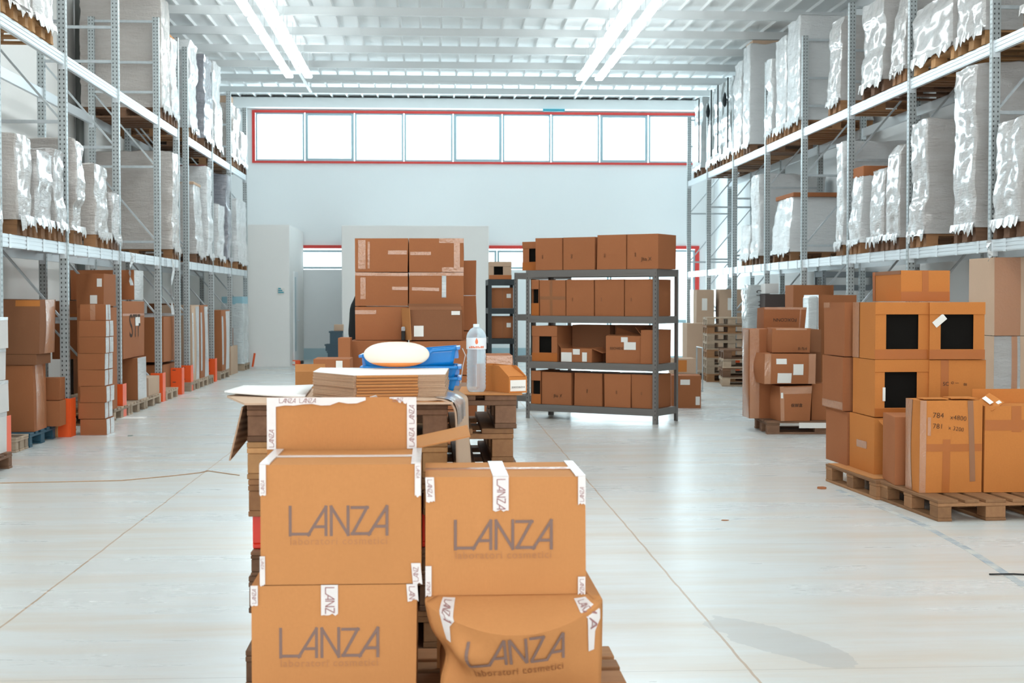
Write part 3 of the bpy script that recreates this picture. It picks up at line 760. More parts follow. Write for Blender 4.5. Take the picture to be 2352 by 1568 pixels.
# ================================================================== GROUND LEVEL, LEFT
def rowL(xa,xb,yt,zb,label,wd=.6,inset=0,**k):
    """carton whose aisle face spans xa..xb on the left side; wd into the rack"""
    X=XL+.03-inset; ya,yb=yx(xa,X,yt),yx(xb,X,yt); zt=atX(xa,yt,X).z
    return carton(X-wd/2,(ya+yb)/2,zb,wd,yb-ya-.01,zt-zb,label,**k)
def palL(xa,xb,label,mt=None,inset=0,detail=True,ln=1.2,zb=0):
    X=XL+.05-inset; ya,yb=yx(xa,X,1000),yx(xb,X,1000)
    return pallet(X-ln/2,(ya+yb)/2,zb,label,wd=yb-ya-.015,ln=ln,axis='x',mt=mt,detail=detail)
# whitish cartons at the picture edge
Xe=-3.73
pallet(Xe-.6,12.35,0,'wooden pallet under the white cartons at the left picture edge',wd=1.0,ln=1.2,axis='x',mt=WOODG)
zz=.145
for k in range(4):
    h=.28 if k else .36
    carton(Xe-.45+(.02 if k%2 else 0),12.42,zz,.8,.86,h-.003,'white carton at the left picture edge, %s from the bottom of four'%ORD[k],mt=WHITEC,group='white cartons at the left edge',decor=[('tape','R',.0,.9,1,1.0,FILMW)]); zz+=h
palL(36,66,'pale wooden pallet jutting out at far left, before the blue one',WOODP,inset=.15)
palL(68,128,'dark blue painted pallet under the two huge cartons',BLUEW,inset=.15)
palL(132,176,'brown wooden pallet right of the blue pallet',WOODL,inset=.15)
YH=14.72; cyb=YH+.26; zh=zy(838,YH,80)
carton(-4.06-.40,cyb,.146,.80,.50,zh-.146,'large scuffed brown carton standing on the blue pallet',mt=BROWN,bulge=.02,jit=.012,decor=[('tape','R',.15,.0,.75,1,TAPEC)])
carton(-4.02-.45,cyb,zh,.90,.54,.11,'flattened dark carton layer between the two huge cartons',mt=DARKB,bulge=.008)
carton(-3.98-.47,cyb+.02,zh+.111,.94,.56,zy(686,YH,80)-zh-.111,'huge dark brown carton on top of the blue pallet pile',mt=DARKB,bulge=.02,jit=.012,
       decor=[('tape','F',.74,.88,1.0,.99,AMBER),('tape','R',.3,.0,.9,1,TAPEC)])
rowL(137,152,921,.146,'small brown carton on the pallet by the first orange guard',wd=.5,mt=BROWN,inset=.03)
rowL(137,150,868,atX(137,921,XL).z+.004,'small taped carton stacked on the other by the first orange guard',wd=.45,mt=BROWN,inset=.05,decor=[('tape','F',.3,0,.5,1)])
# pale bits behind
carton(-4.75,16.1,0,.5,.6,.9,'pale brown carton deep inside the rack behind the first thick post',mt=PALEB)
carton(-4.72,16.1,.901,.45,.5,.5,'pale carton on top of another deep inside the left rack',mt=PALEB)
# eight small cartons in a stack
Y0=15.86; c0=xy(180,Y0); c1=xy(240,Y0); h8=zy(698,Y0,200)/8
for k in range(8):
    j=random.Random(k).uniform(-.012,.012)
    o=carton((c0+c1)/2+j,Y0+.20,k*h8,c1-c0,.40 if k<7 else .24,h8-.002,'small brown carton with white tape, %s from the bottom of eight'%ORD[k],mt=BROWN,
       group='eight stacked cartons by the left rack',decor=[('tape','R',.05,.02,.42,.98,FILMW),('tape','R',.5,.02,.95,.98,FILMW)]+([('tape','F',.4,0,.6,1)] if k==7 else []))
# piles beneath the second and third bays
Ya,Yb2=17.3,18.0
pallet(-4.55,Ya+.2,0,'wooden pallet beneath the two label-marked cartons',wd=.9,ln=1.1,axis='x',detail=False)
carton_px(176,238,0,706,Ya-.1,.7,'big carton in the lower row behind the eight-high stack',z=.146,mt=BROWN)
carton_px(176,239,0,628,Ya-.08,.65,'brown carton with two white labels behind the eight-high stack',z=zy(704,Ya-.1,200)+.004,mt=BROWN,decor=[('paper','F',.75,.6,.93,.85),('paper','F',.5,.08,.76,.34)])
Yc=18.9
for a,b,nm,mt_ in ((263,300,'third bay front',WOODP),(302,336,'under the white sided carton',WOODP),(337,371,'with a small carton on it',WOODP)):
    palL(a,b,'pale pallet on the floor under the left rack, '+nm,mt_)
ym=(yx(302,XL)+yx(336,XL))/2
rowL(315,336,822,.146,'carton with white taped side standing on a pale pallet',wd=.55,mt=BROWN,inset=.02,decor=[('tape','R',.02,0,.98,1,FILMW)])
zt_=atX(315,822,XL).z; zu=zy(690,18.7,300)
carton(-4.45,19.32,zt_+.014,.93,1.30,zu-zt_-.014,'big battered carton with printed letters and white label',mt=BROWN,bulge=.02,jit=.015,
   decor=[('paper','R',.50,.56,.74,.72),('text','R',.25,.36,.5,'STF',INKB),('tape','R',.0,.74,1,.78,TAPEB),('tape','F',.0,.74,1,.78,TAPEB)])
carton(-4.42,19.7,zu+.01,.84,.62,.40,'open sided carton topmost of the battered pile',mt=BROWN,bulge=.015,decor=[('tape','R',.02,0,.98,1,FILMW)])
rowL(341,366,868,.146,'small plain carton alone on a pale pallet',wd=.32,mt=PALEB,inset=.02)
rowL(375,409,728,zy(838,21.2,380)+.012,'upper brown carton in the short bay of the left rack',wd=.7,mt=BROWN,inset=.16)
rowL(375,409,838,.0,'lower brown carton in the short bay of the left rack',wd=.7,mt=BROWN,inset=.18,decor=[('tape','F',0,.45,1,.5,TAPED)]) 
carton(-5.08,21.6,1.48,.36,.7,.45,'dark grey box high in the short bay of the left rack',mt=mat('dark_box_paint',(.06,.06,.08),.6))
carton(-5.08,21.6,0,.38,.72,1.478,'dark brown carton column under the dark grey box',mt=DARKB)
palL(383,410,'weathered pallet between the fourth and fifth orange guards',WOODP,detail=False)
# farther rack, floor level
specs=[(440,456,700,'tan carton with curling film on the farther left rack floor',PALEB,.1,1),(459,478,700,'brown carton with loose white film, farther left rack floor',BROWN,.1,1),
       (508,527,712,'tall brown carton with film, floor behind the seventh guard',BROWN,.1,1),(530,546,795,'low pale carton standing on the floor near the far left end',PALEB,.0,0)]
for a,b,yt,lb,mt_,zz,pl in specs:
    if pl: palL(a-1,b+1,'grey pallet under the '+' '.join(lb.split()[:4]),WOODP,detail=False); zz=.146
    rowL(a,b,yt,zz,lb,wd=.55,mt=mt_,bulge=.015,jit=.01,inset=.03,decor=[('tape','R',.5,0,.97,.98,FILMW),('tape','R',.05,.1,.2,.9,FILMW)] if pl else [])
palL(480,492,'grey pallet jutting out left of the seventh orange guard',WOODP,detail=False)
carton(-4.7,25.3,.0,.5,.5,1.42,'dark brown carton behind the film wrapped ones, farther left rack',mt=DARKB)
Yn=yx(556,XL)
o=load_mesh(.9,.5,1.25,77,True,.05).build('wrapped_load',FILMT,None,(-4.16,Yn+.45,.146),0,smooth=45); tag(o,'clear wrapped load on the floor next to the cream office','wrapped pallet')
M().box(-.23,.02,-.47,-.44,.02,.75,BROWN).build('carton_showing',PALEB,o)
M().box(-.22,.22,-.40,.40,1.20,1.40,c=.01).build('pale_blue_box',mat('pale_blue_plastic',(.30,.52,.60),.5),o)
pallet(-4.16,Yn+.45,0,'pallet under the clear wrapped load by the office',wd=.88,ln=.50,axis='x',mt=WOODP,detail=False)
# floor oddments
p=atZ(673,838)
r=empty('power_tool',(p.x,p.y,0),.05); tag(r,'orange and black tool case lying on the floor by the office','tool')
M().box(-.17,.17,-.07,.07,0,.11,c=.02).build('case_body',ORANGE,r); M().box(.17,.24,-.05,.05,.02,.10,c=.01).build('black_grip',RUBBER,r); M().box(-.06,.05,-.0715,-.07,.02,.09).build('paper_label',PAPER,r)
o=M().tube([atZ(585,838)+Vector((0,0,.01)),atZ(610,840)+Vector((0,0,.01)),atZ(632,837)+Vector((0,0,.01)),atZ(655,836)+Vector((0,0,.01))],.010,6).build('power_cable',RUBBER); tag(o,'dark cable along the floor at the office wall','cable')
for k,(px,py,lb,mt_,sx,sy) in enumerate(((302,960,'flat sheet of white paper on the floor by the pale pallets',PAPER,.17,.12),(437,915,'thin greenish strip on the floor in the left aisle',mat('green_strip',(.50,.58,.45),.6),.17,.03),
     (299,1001,'tiny green plastic scrap on the floor left aisle',mat('green_scrap',(.05,.15,.12),.6),.03,.03),(1887,1122,'torn brown paper scrap before the right hand pallets',BROWN,.05,.05),
     (2150,1140,'dry leaf on the floor by the blue tape line',DARKB,.03,.02),(640,862,'crumpled white scrap on the far floor',PAPER,.06,.04),(622,850,'second pale scrap on the far floor near the office',PAPER,.05,.03),(1665,1195,'brown dusty heap on the floor right of centre',BROWN,.035,.02))):
    p=atZ(px,py); g=M(); n=6; rnd=random.Random(k)
    pts=[((sx*math.cos(a*2*PI/n))*rnd.uniform(.7,1),(sy*math.sin(a*2*PI/n))*rnd.uniform(.7,1)) for a in range(n)] if k else [(-sx,-sy),(sx,-sy),(sx,sy),(-sx,sy)]
    o=g.prism(pts,.001,.004 if k!=3 else .014).build('floor_scrap',mt_,None,(p.x,p.y,0)); tag(o,lb,'scrap')
# worn blue-grey tape line and stray twine on the floor
BT=mat('worn_blue_tape',(.33,.37,.40),.6); L(BT,mix(BT,ramp(BT,ntex(BT,coords(BT),7,5),[(.4,(0,0,0)),(.6,(1,1,1))]),(.30,.34,.38),(.55,.54,.50)),bsdf(BT).inputs['Base Color'])
g=M(); pts=[atZ(1925,1125),atZ(1990,1152),atZ(2110,1200),atZ(2230,1265),atZ(2352,1345),atZ(2500,1440)]
for a,b in zip(pts[:-1],pts[1:]): g.bar((a.x,a.y,.0006),(b.x,b.y,.0006),.05,.0008)
tag(g.build('floor_tape_line',BT),'worn blue grey tape line on the floor at right','tape')
g=M(); g.tube([atZ(*p)+Vector((0,0,.004)) for p in ((0,1110),(150,1107),(280,1104),(390,1094),(460,1086),(478,1082),(500,1085),(550,1092))],.004,5)
tag(g.build('twine',mat('brown_twine',(.48,.30,.18),.8)),'brown twine lying across the left aisle floor','twine')
p=atZ(2310,1322); g=M().tube([p+Vector((-.08,.03,.004)),p+Vector((-.02,.0,.01)),p+Vector((.05,.02,.006)),p+Vector((.2,-.02,.004))],.005,5)
tag(g.build('dark_cord',RUBBER),'short dark cord lying on the blue tape line','cord')

# ================================================================== RIGHT SIDE
# two pallets end to end with the taped cartons
p0=atZ(2141,1197); pallet(p0.x+.41,p0.y+.53,0,'nearest wooden pallet at right, under the handwritten carton',wd=.82,ln=1.05,rot=.06,axis='y',mt=WOOD)
p1=atZ(2004,1148); pallet(p1.x+.40,p1.y+.58,0,'second wooden pallet at right, under the cutout cartons',wd=.82,ln=1.12,rot=.06,axis='y',mt=WOOD)
o=M().box(-.25,.4,-.5,.5,0,.005).build('cardboard_sheet',KRAFT,None,(p1.x+.25,p1.y+.60,.1455),.06); tag(o,'flat cardboard sheet between second right pallet and its cartons','cardboard sheet')
pallet(p0.x+1.30,p0.y+.55,0,'wooden pallet just outside the right picture edge, partly seen',wd=.82,ln=1.05,rot=.03,axis='y',mt=WOOD)
Ya=10.72; xa=xy(2010,Ya); wC=.425; dz=.15; hC=(zy(693,Ya,2010)-dz)/3
deco=[('tape','F',0,.86,.2,1.0,TAPEC),('tape','F',.0,0,1,.14,TAPEB),('tape','F',.02,.14,.12,.8,TAPEC),('tape','F',.86,.14,.97,.8,TAPEC),('tape','L',.62,0,.80,1,TAPEB)]
# near column of left faces, bottom to top
carton(xa+.21,Ya+.30,dz,.44,.56,hC-.005,'bottom carton at left corner of the right pile, one flap open',rot=.05,mt=AMBER,bulge=.012,decor=[('tape','L',.35,.42,.75,.55,TAPEC)])
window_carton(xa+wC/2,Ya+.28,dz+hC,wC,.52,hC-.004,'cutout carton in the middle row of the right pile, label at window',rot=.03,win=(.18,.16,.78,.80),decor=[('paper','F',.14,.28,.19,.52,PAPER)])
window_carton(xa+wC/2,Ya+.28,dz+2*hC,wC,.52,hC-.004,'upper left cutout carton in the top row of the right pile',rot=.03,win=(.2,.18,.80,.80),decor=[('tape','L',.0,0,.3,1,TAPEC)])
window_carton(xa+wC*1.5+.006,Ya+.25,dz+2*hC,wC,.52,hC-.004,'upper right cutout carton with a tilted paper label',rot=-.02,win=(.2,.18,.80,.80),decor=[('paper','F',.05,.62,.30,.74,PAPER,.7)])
carton(xa+wC*1.5+.01,Ya+.26,dz+hC,wC+.02,.52,hC-.004,'closed carton with small black emblem, right of the cutout one',rot=.0,mt=AMBER,bulge=.01,
   decor=[('tape','F',.2,0,.34,1,TAPEB),('tape','F',.0,0,1,.25,TAPEC),('text','F',.24,.55,.10,'SC',INKD),('text','F',.38,.58,.14,'O ~~',INKD),('text','F',.6,.55,.06,'88',INKB)])
carton(xa+wC*1.5+.02,Ya+.30,dz,wC,.5,hC-.005,'bottom carton hidden behind the handwritten carton',mt=AMBER)
# far column
xb=xa-.03
carton(xb+.19,Ya+.86,dz,.42,.5,hC-.006,'bottom plain carton of the far left column, right pile',rot=.06,mt=BROWN)
carton(xb+.17,Ya+.88,dz+hC,.44,.52,hC-.006,'middle plain carton of the far left column, right pile',rot=.05,mt=BROWN,decor=[('tape','L',0,.02,1,.16,TAPEC)])
carton(xb+.18,Ya+.87,dz+2*hC,.44,.52,hC-.006,'top plain carton of the far left column, right pile',rot=.05,mt=BROWN,decor=[('tape','L',0,.9,.3,1,TAPEC)])
carton(xb+.64,Ya+.87,dz,.42,.5,3*hC-.006,'tall hidden carton inside the right pile behind cutouts',mt=BROWN)
zt=dz+3*hC; x2=xy(2070,Ya+.15); x3=xy(2183,Ya+.15)
carton((x2+x3)/2,Ya+.15+.36,zt+.002,x3-x2,.70,zy(621,Ya+.15,2100)-zt,'long taped carton lying alone on top of the right pile',mt=AMBER,
   decor=[('tape','F',.0,.0,1,.32,TAPEB),('tape','F',.43,.3,.56,1,TAPEB),('tape','L',0,.88,1,1,TAPED),('tape','L',.0,0,.1,1,TAPEB)])
# open flap leaning between the piles
a=atY(2040,962,Ya-.05)
o=M().box(-.12,.12,-.22,.0,0,.004).build('cardboard_flap',AMBER,None,(a.x+.05,Ya-.02,dz+hC-.02)); o.rotation_euler=(.25,0,0); tag(o,'loose cardboard flap sticking out above the bottom right carton','cardboard flap')
# near cartons
Yn=9.70; zt=.146; x0,x1=xy(2118,Yn),xy(2262,Yn); hN=zy(919,Yn,2190)-zt
o=carton((x0+x1)/2,Yn+.17,zt,x1-x0,.30,hN,'tall carton with handwritten numbers at right',rot=.02,mt=AMBER,bulge=.012,jit=.008,seg=6,
   decor=[('tape','F',.03,.45,1,.53,TAPEB),('tape','F',.36,.0,.48,.58,TAPEB),('tape','F',.78,.12,.87,1.0,TAPED,.04),('tape','F',.12,.62,.17,.82,TAPEC),('tape','L',.0,0,.5,1,TAPEC),('tape','F',.0,0,.1,1,TAPEC),
   ('text','F',.20,.815,.17,'784',INKD,-.03,1),('text','F',.47,.80,.26,'x4800',INKD,-.12,1),('text','F',.20,.70,.14,'781',INKD,-.03,1),('text','F',.44,.69,.25,'x 3200',INKD,-.16,1)])
g=M(); g.box(-.20,-.02,-.14,.0,hN+.004,hN+.010,AMBER,c=.001); g.box(.0,.19,-.13,.02,hN+.006,hN+.014,AMBER,c=.001); g.build('crumpled_flap',AMBER,o)
o=carton(xy(2266,Yn)+.24,Yn+.2,zt,.47,.36,zy(932,Yn,2300)-zt,'tall taped carton at the right picture edge on the near pallet',rot=-.01,mt=AMBER,bulge=.01,
   decor=[('tape','F',.0,.72,1,.84,TAPEB),('tape','F',.4,.7,.55,1,TAPEB),('tape','F',.75,.0,.9,.3,TAPEB)])
hh=zy(932,Yn,2300)-zt
b=M().box(-.22,.22,-.003,.003,0,.10,AMBER).build('raised_flap',AMBER,o,(0,.1,hh)); 
f=M().box(-.06,.06,-.07,.07,0,.005,AMBER).build('bent_flap',AMBER,o,(-.17,-.12,hh+.02)); f.rotation_euler=(.5,-.5,.3)
for k in range(2): q=M().box(-.016,.016,-.045,.045,.0055,.0065).build('paper_label',PAPER,o,(-.19+.06*k,-.12,hh+.03)); q.rotation_euler=(.5,-.5+.1*k,.1)
carton(xy(2085,Yn+.35)+.14,Yn+.62,.146,.35,.40,.50,'open brown carton squeezed behind the handwritten one',rot=-.1,mt=BROWN)

# second pile farther back on its dark pallet
q0=atZ(1772,998); PX,PY=q0.x,q0.y
PP=pallet(PX+.58,PY+.42,0,'dark pallet under the sagging carton pile, right of centre',wd=.8,ln=1.2,axis='x',mt=WOODG,rot=-.05)
o=M().box(-.19,.19,-.004,.0,-.03,.03).build('paper_label',PAPER,None,(PX+.50,PY-.0,.10),-.05); o.parent=PP; o.matrix_parent_inverse=(Matrix.Translation(PP.location)@Matrix.Rotation(PP.rotation_euler.z,4,'Z')).inverted()
z0=.147; Y1=PY+.03
carton_px(1790,1862,0,885,Y1,.5,'bottom carton with Chinese writing in the sagging pile',z=z0,rot=.04,mt=BROWN,bulge=.02,jit=.015,
   decor=[('text','F',.33,.40,.38,'保鲜盒',INKD),('tape','F',0,.78,1,.97,TAPEC),('paper','F',.02,.66,.09,.82),('tape','F',.0,0,.12,1,TAPEC)])
carton_px(1866,1905,0,880,Y1+.1,.5,'plain bottom carton at right in the sagging pile',z=z0,mt=BROWN)
zb=zy(882,Y1,1820)+.005
carton_px(1757,1878,0,812,Y1-.02,.6,'wide bulging carton with three labels in the sagging pile',z=zb,rot=-.02,mt=BROWN,bulge=.035,jit=.02,
   decor=[('paper','F',.22,.66,.42,.84),('paper','F',.55,.30,.75,.66),('paper','F',.25,.03,.52,.36),('tape','F',0,0,.12,1,TAPEC),('tape','F',.86,0,1,1,TAPEC)])
zb2=zy(812,Y1,1820)+.012
carton_px(1781,1862,0,752,Y1+.02,.5,'square carton tilted on the wide bulging one',z=zb2,rot=-.06,mt=BROWN,bulge=.015,jit=.02,decor=[('text','F',.68,.1,.24,'8-%4',INKB),('tape','F',.1,.93,.9,1,TAPEC)])
carton_px(1860,1886,0,756,Y1+.15,.5,'dark carton at right beside the square tilted one',z=zb2,mt=DARKB)
carton(PX+.02,PY+.58,z0,.34,.34,1.02,'tall torn carton at left rear of the sagging pile',rot=.05,mt=BROWN,bulge=.02,jit=.02,decor=[('tape','F',0,0,.3,1,TAPEC),('paper','F',.5,.6,.8,.66),('tape','L',.1,0,.9,1,TAPEC)])
zc=zy(757,Y1+.45,1800)
carton(PX+.45,PY+.72,z0,.5,.36,zc-z0,'hidden tall carton at the back of the sagging pile',mt=DARKB)
carton_px(1756,1852,0,705,Y1+.55,.4,'topmost carton with upside down lettering',z=zc+.002,rot=-.03,mt=BROWN,jit=.015,decor=[('text','F',.78,.50,.55,'FOXCONN',INKD,PI),('tape','F',.02,.9,.98,1,TAPEC),('tape','F',.85,0,.88,1,TAPEC)])
# cartons behind the two piles
Yk=17.6
carton_px(1880,1968,0,677,Yk,.7,'dark lidded carton behind the right pile',z=.0,mt=BROWN,decor=[('tape','L',.0,0,1,1,FILMT)])
o=M().box(0,.12,0,.3,0,zy(680,Yk-.3,1880)-.0,c=.02).build('wrapped_bundle',FILMT,None,(xy(1858,Yk-.3),Yk-.3,0)); tag(o,'narrow film wrapped bundle left of the dark lidded carton','bundle')
carton_px(1950,2008,0,700,12.9,.6,'pale topped carton between the right pile and the rack',z=0,mt=PALEB)
Yk=21.5
carton_px(1822,1915,0,654,Yk,.5,'tall tan carton under the rack beyond the sagging pile',z=0,mt=BROWN)
o=carton_px(1758,1788,0,651,24.0,.4,'small grey white plastic box atop dark trays, right rack floor',z=zy(674,24,1770)+.0,mt=WHITEC)
carton_px(1757,1818,0,675,23.95,.45,'dark tray stack below the small grey white box',z=0,mt=mat('dark_tray',(.07,.05,.045),.6),decor=[('paper','F',.45,.80,.95,.86),('paper','F',.5,.7,.9,.74)])
# grey shelf standing inside the rack
def small_shelf(x,y,wd,dp,h,levels,label,mt,rot=0,name='metal_shelving',board=None,posts=True):
    r=empty(name,(x,y,0),rot); tag(r,label,'shelf')
    for sx in (-1,1):
        for sy in (-1,1):
            g=M(); X,Y=sx*wd/2,sy*dp/2; t=.003; a=.055
            g.box(min(X,X-sx*a),max(X,X-sx*a),min(Y,Y-sy*t),max(Y,Y-sy*t),0,h); g.box(min(X,X-sx*t),max(X,X-sx*t),min(Y,Y-sy*a),max(Y,Y-sy*a),0,h)
            o=g.build('upright_post',mt,r)
            k=0; g=M(); z=.05
            while z<h-.03: g.box(X-sx*.024,X-sx*.016,Y+sy*.0005-(.001 if sy>0 else 0),Y+sy*.0015+(.0 if sy>0 else .0),z,z+.02) if sy<0 else None; z+=.05
            if g.v: g.build('slot_holes',RUBBER,o)
    for z in levels:
        g=M(); e=.004
        for sy in (-1,1):
            Y=sy*(dp/2-.006); g.box(-wd/2+.004,wd/2-.004,Y-.004,Y+.004,z-.085,z,c=.001); g.box(-wd/2+.004,wd/2-.004,Y-.008,Y+.008,z-.05,z-.04)
        for sx in (-1,1):
            X=sx*(wd/2-.008); g.box(X-.004,X+.004,-dp/2+.02,dp/2-.02,z-.085,z,c=.001)
        o=g.build('shelf_frame',mt,r)
        M().box(-wd/2+.012,wd/2-.012,-dp/2+.014,dp/2-.014,z-.02,z-.004).build('shelf_board',board or SHELFB,o)
    return r
small_shelf(xy(1950,22.4),22.4,1.0,.5,1.95,(1.93,1.72,.9,.2),'grey steel shelf standing in shade inside the right rack',mat('mid_grey_steel',(.22,.25,.27),.5,.3),board=mat('mid_grey_board',(.22,.25,.27),.6))
# pallet stacks
s0=atZ(1668,888)
for k in range(4):
    pallet(s0.x+.60,s0.y+.42,k*.158,'loose wooden pallet in the low stack, %s from the floor'%ORD[k],wd=.8,ln=1.2,h=.156,axis='x',mt=WOODG if k%2 else WOODP,rot=-.15+.02*k,group='low pallet stack on the right')
for k in range(8):
    z=k*.146; pallet(s0.x+.42,s0.y+1.75,z,'wooden pallet in the tall far stack, %s from the floor'%ORD[k],wd=.8,ln=.9,axis='x',mt=WOODP if k%3 else WOOD,rot=-.1,detail=(k>3),group='tall pallet stack on the right')
xs=xy(1727,s0.y+.9)
o=load_mesh(.5,.42,1.75,91,True,.03).build('wrapped_load',FILMT,None,(xs,s0.y+.55,.636),0,smooth=45); o.scale=(1,1,.63); tag(o,'white film roll bundle with black print on the low pallet stack','wrapped bundle')
for k in range(4): writing(frame_T((0.08,-.275,.5+k*.32),(0,0,1),(-1,0,0),(0,-1,0)),0,0,.16,'ZNA12'[k:k+2],INKD,o)
# far right corner piles
Yf=29.0
for (a,b,yt,zb,lb,mt_) in ((1600,1640,665,.95,'upper carton in the far right corner beside the red frame',PALEB),(1600,1640,745,.0,'lower carton in the far right corner beside the red frame',PALEB),
       (1652,1716,664,.95,'wide upper carton with white patches at the far right',PALEB),(1650,1720,745,.0,'wide lower carton at the far right',PALEB)):
    carton_px(a,b,0,yt,Yf,.7,lb,z=zb if zb==0 else zy(744,Yf,1640),mt=mt_,decor=[('paper','F',.3,.4,.6,.75),('tape','L',0,0,.5,1,FILMW)] if zb else [])
carton_px(1578,1632,0,742,27.6,.5,'pale carton standing by the far orange guard',z=.0,mt=PALEB)
pallet(xy(1612,26.5),26.5,0,'pale pallet on the floor left of the far orange guard',wd=.8,ln=.5,axis='x',mt=WOODP,detail=False)
# trolley with boxes, carton beside grey shelving
ty=20.9
r=empty('platform_trolley',(xy(1572,ty),ty,0)); tag(r,'low trolley carrying cartons right of the grey shelving','trolley')
M().box(-.3,.25,-.2,.3,.13,.16,c=.004).build('deck',STEEL,r)
for sx in (-.22,.18):
    for sy in (-.12,.22): M().tube([(sx-.02,sy,.06),(sx+.02,sy,.06)],.06,14).build('wheel',RUBBER,r)
g=M().tube([(.24,-.18,.15),(.24,-.18,.78),(.24,.28,.78),(.24,.28,.15)],.012,6); g.build('handle',STEEL,r)
carton(xy(1568,ty),ty+.03,.162,.36,.4,.24,'lower pale carton on the trolley',mt=PALEB,decor=[('text','F',.4,.15,.5,'5000',INKB)])
carton(xy(1568,ty),ty+.03,.404,.34,.38,.22,'upper carton on the trolley',mt=PALEB,decor=[('tape','F',.1,.1,.6,.9,AMBER)])
c0=atZ(1600,937); carton(c0.x-.12,c0.y+.2,0,.40,.42,zy(862,c0.y,1590),'brown carton on the floor beside the grey shelving',rot=-.12,mt=BROWN,decor=[('paper','F',.3,.72,.62,.88),('paper','R',.2,.1,.5,.4),('paper','F',.82,.1,.96,.36)])
# wrapped cartons at the extreme right under the rack
Ye=14.2
for k,(z,h,lb,mt_) in enumerate(((0.0,.50,'film covered brown carton, bottom at the right edge under the rack',BROWN),(.502,.62,'grey film wrapped carton, middle at the right edge under the rack',PALEB),(1.125,.80,'pale taped carton, topmost at the right edge under the rack',PALEB))):
    x0=xy(2284,Ye); carton(x0+.30,Ye+.35,z,.60,.7,h,lb,mt=mt_,bulge=.012,decor=[('tape','F',.0,0,.45,1,FILM if k<2 else TAPEC),('tape','F',.60,0,1,1,FILMT),('tape','F',.3,.0,.4,1,TAPEC)])

# ================================================================== GREY SHELVING IN THE MIDDLE
A=atZ(1208,960); B=atZ(1508,975)
dirx=(B-A); W=dirx.length; ang=math.atan2(dirx.y,dirx.x); dep=.62
cxy=(A+B)/2+Vector((-math.sin(ang),math.cos(ang),0))*dep/2
hS=zy(617,B.y,1508); lev=[hS-.002,zy(727,B.y,1508),zy(837,B.y,1508),zy(940,B.y,1508)]
small_shelf(cxy.x,cxy.y,W,dep,hS,lev,'grey slotted metal shelving full of cartons in mid aisle',GREYM,rot=ang)
UX=Vector((math.cos(ang),math.sin(ang),0)); UY=Vector((-math.sin(ang),math.cos(ang),0))
def on_shelf(u0,u1,lv,hh,label,dp=.5,v=.03,win=None,mt=None,name='cardboard_box',decor=(),rot=0,**k):
    c=A+UX*(W*(u0+u1)/2)+UY*(v+dp/2); z=lev[lv]+.002
    if win: return window_carton(c.x,c.y,z,W*(u1-u0)-.006,dp,hh,label,rot=ang+rot,mt=mt or BROWN,win=win,decor=decor)
    return carton(c.x,c.y,z,W*(u1-u0)-.006,dp,hh,label,rot=ang+rot,mt=mt or BROWN,name=name,decor=decor,**k)
side='leftmost,second,third,fourth'.split(',')
hT=zy(536,B.y,1508)-hS
for i,(a,b) in enumerate(((.075,.29),(.295,.54),(.555,.775),(.78,1.01))):
    on_shelf(a,b,0,hT-(.02 if i<2 else 0),'closed carton on top of the grey shelving, %s of four'%side[i],v=-.0,group='cartons on top of the shelving',decor=[('text','F',.3,.35,.12,'oo',INKB,PI/2)]+([('text','F',.45,.2,.35,'Jha X',INKB)] if i==3 else []))
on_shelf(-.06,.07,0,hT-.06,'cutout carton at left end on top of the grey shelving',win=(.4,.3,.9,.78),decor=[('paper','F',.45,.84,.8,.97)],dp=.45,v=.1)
h2=lev[0]-lev[1]-.12
for i,(a,b) in enumerate(((.10,.305),(.31,.525),(.53,.75),(.755,.965))):
    on_shelf(a,b,1,h2,'closed carton on second shelf of grey shelving, %s of four'%side[i],group='cartons on the second shelf',
       decor=[('tape','F',.0,.45,1,.54,TAPED),('tape','F',.40,0,.50,1,TAPED)] if i==0 else [('text','F',.25,.4,.12,'ooo',INKB,PI/2)])
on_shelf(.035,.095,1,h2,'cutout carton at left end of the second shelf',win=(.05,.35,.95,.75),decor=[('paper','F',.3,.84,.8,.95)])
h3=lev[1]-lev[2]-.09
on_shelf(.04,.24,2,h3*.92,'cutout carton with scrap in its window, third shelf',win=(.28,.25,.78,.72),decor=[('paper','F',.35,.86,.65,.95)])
on_shelf(.26,.56,2,h3*.95,'dark carton at back of the third shelf',dp=.25,v=.34,mt=DARKB)
on_shelf(.58,.84,2,h3*.95,'tall dark carton standing behind the half open one, third shelf',dp=.2,v=.40,mt=DARKB)
def open_carton(c,wd,dp,h,rot,label,mt,flaps,decor=()):
    t=.005; r=empty('open_carton',tuple(c),rot); tag(r,label,'box'); g=M(); X,Y=wd/2,dp/2
    g.box(-X,X,-Y,-Y+t,0,h); g.box(-X,X,Y-t,Y,0,h); g.box(-X,-X+t,-Y+t,Y-t,0,h); g.box(X-t,X,-Y+t,Y-t,0,h); g.box(-X+t,X-t,-Y+t,Y-t,0,t)
    g.build('carton_body',mt,r)
    for (sd,ln,an) in flaps:       # an: 0 upright, pi/2 outward level
        g=M()
        if sd in 'FB':
            s=-1 if sd=='F' else 1; o=g.box(-X+.004,X-.004,-t/2,t/2,0,ln).build('flap',mt,r,(0,s*(Y-t/2),h)); o.rotation_euler=(-s*an,0,0)
        else:
            s=-1 if sd=='L' else 1; o=g.box(-t/2,t/2,-Y+.004,Y-.004,0,ln).build('flap',mt,r,(s*(X-t/2),0,h)); o.rotation_euler=(0,s*an,0)
    decals(r,wd,dp,h,decor); return r
c=A+UX*(W*.385)+UY*.19+Vector((0,0,lev[2]+.002))
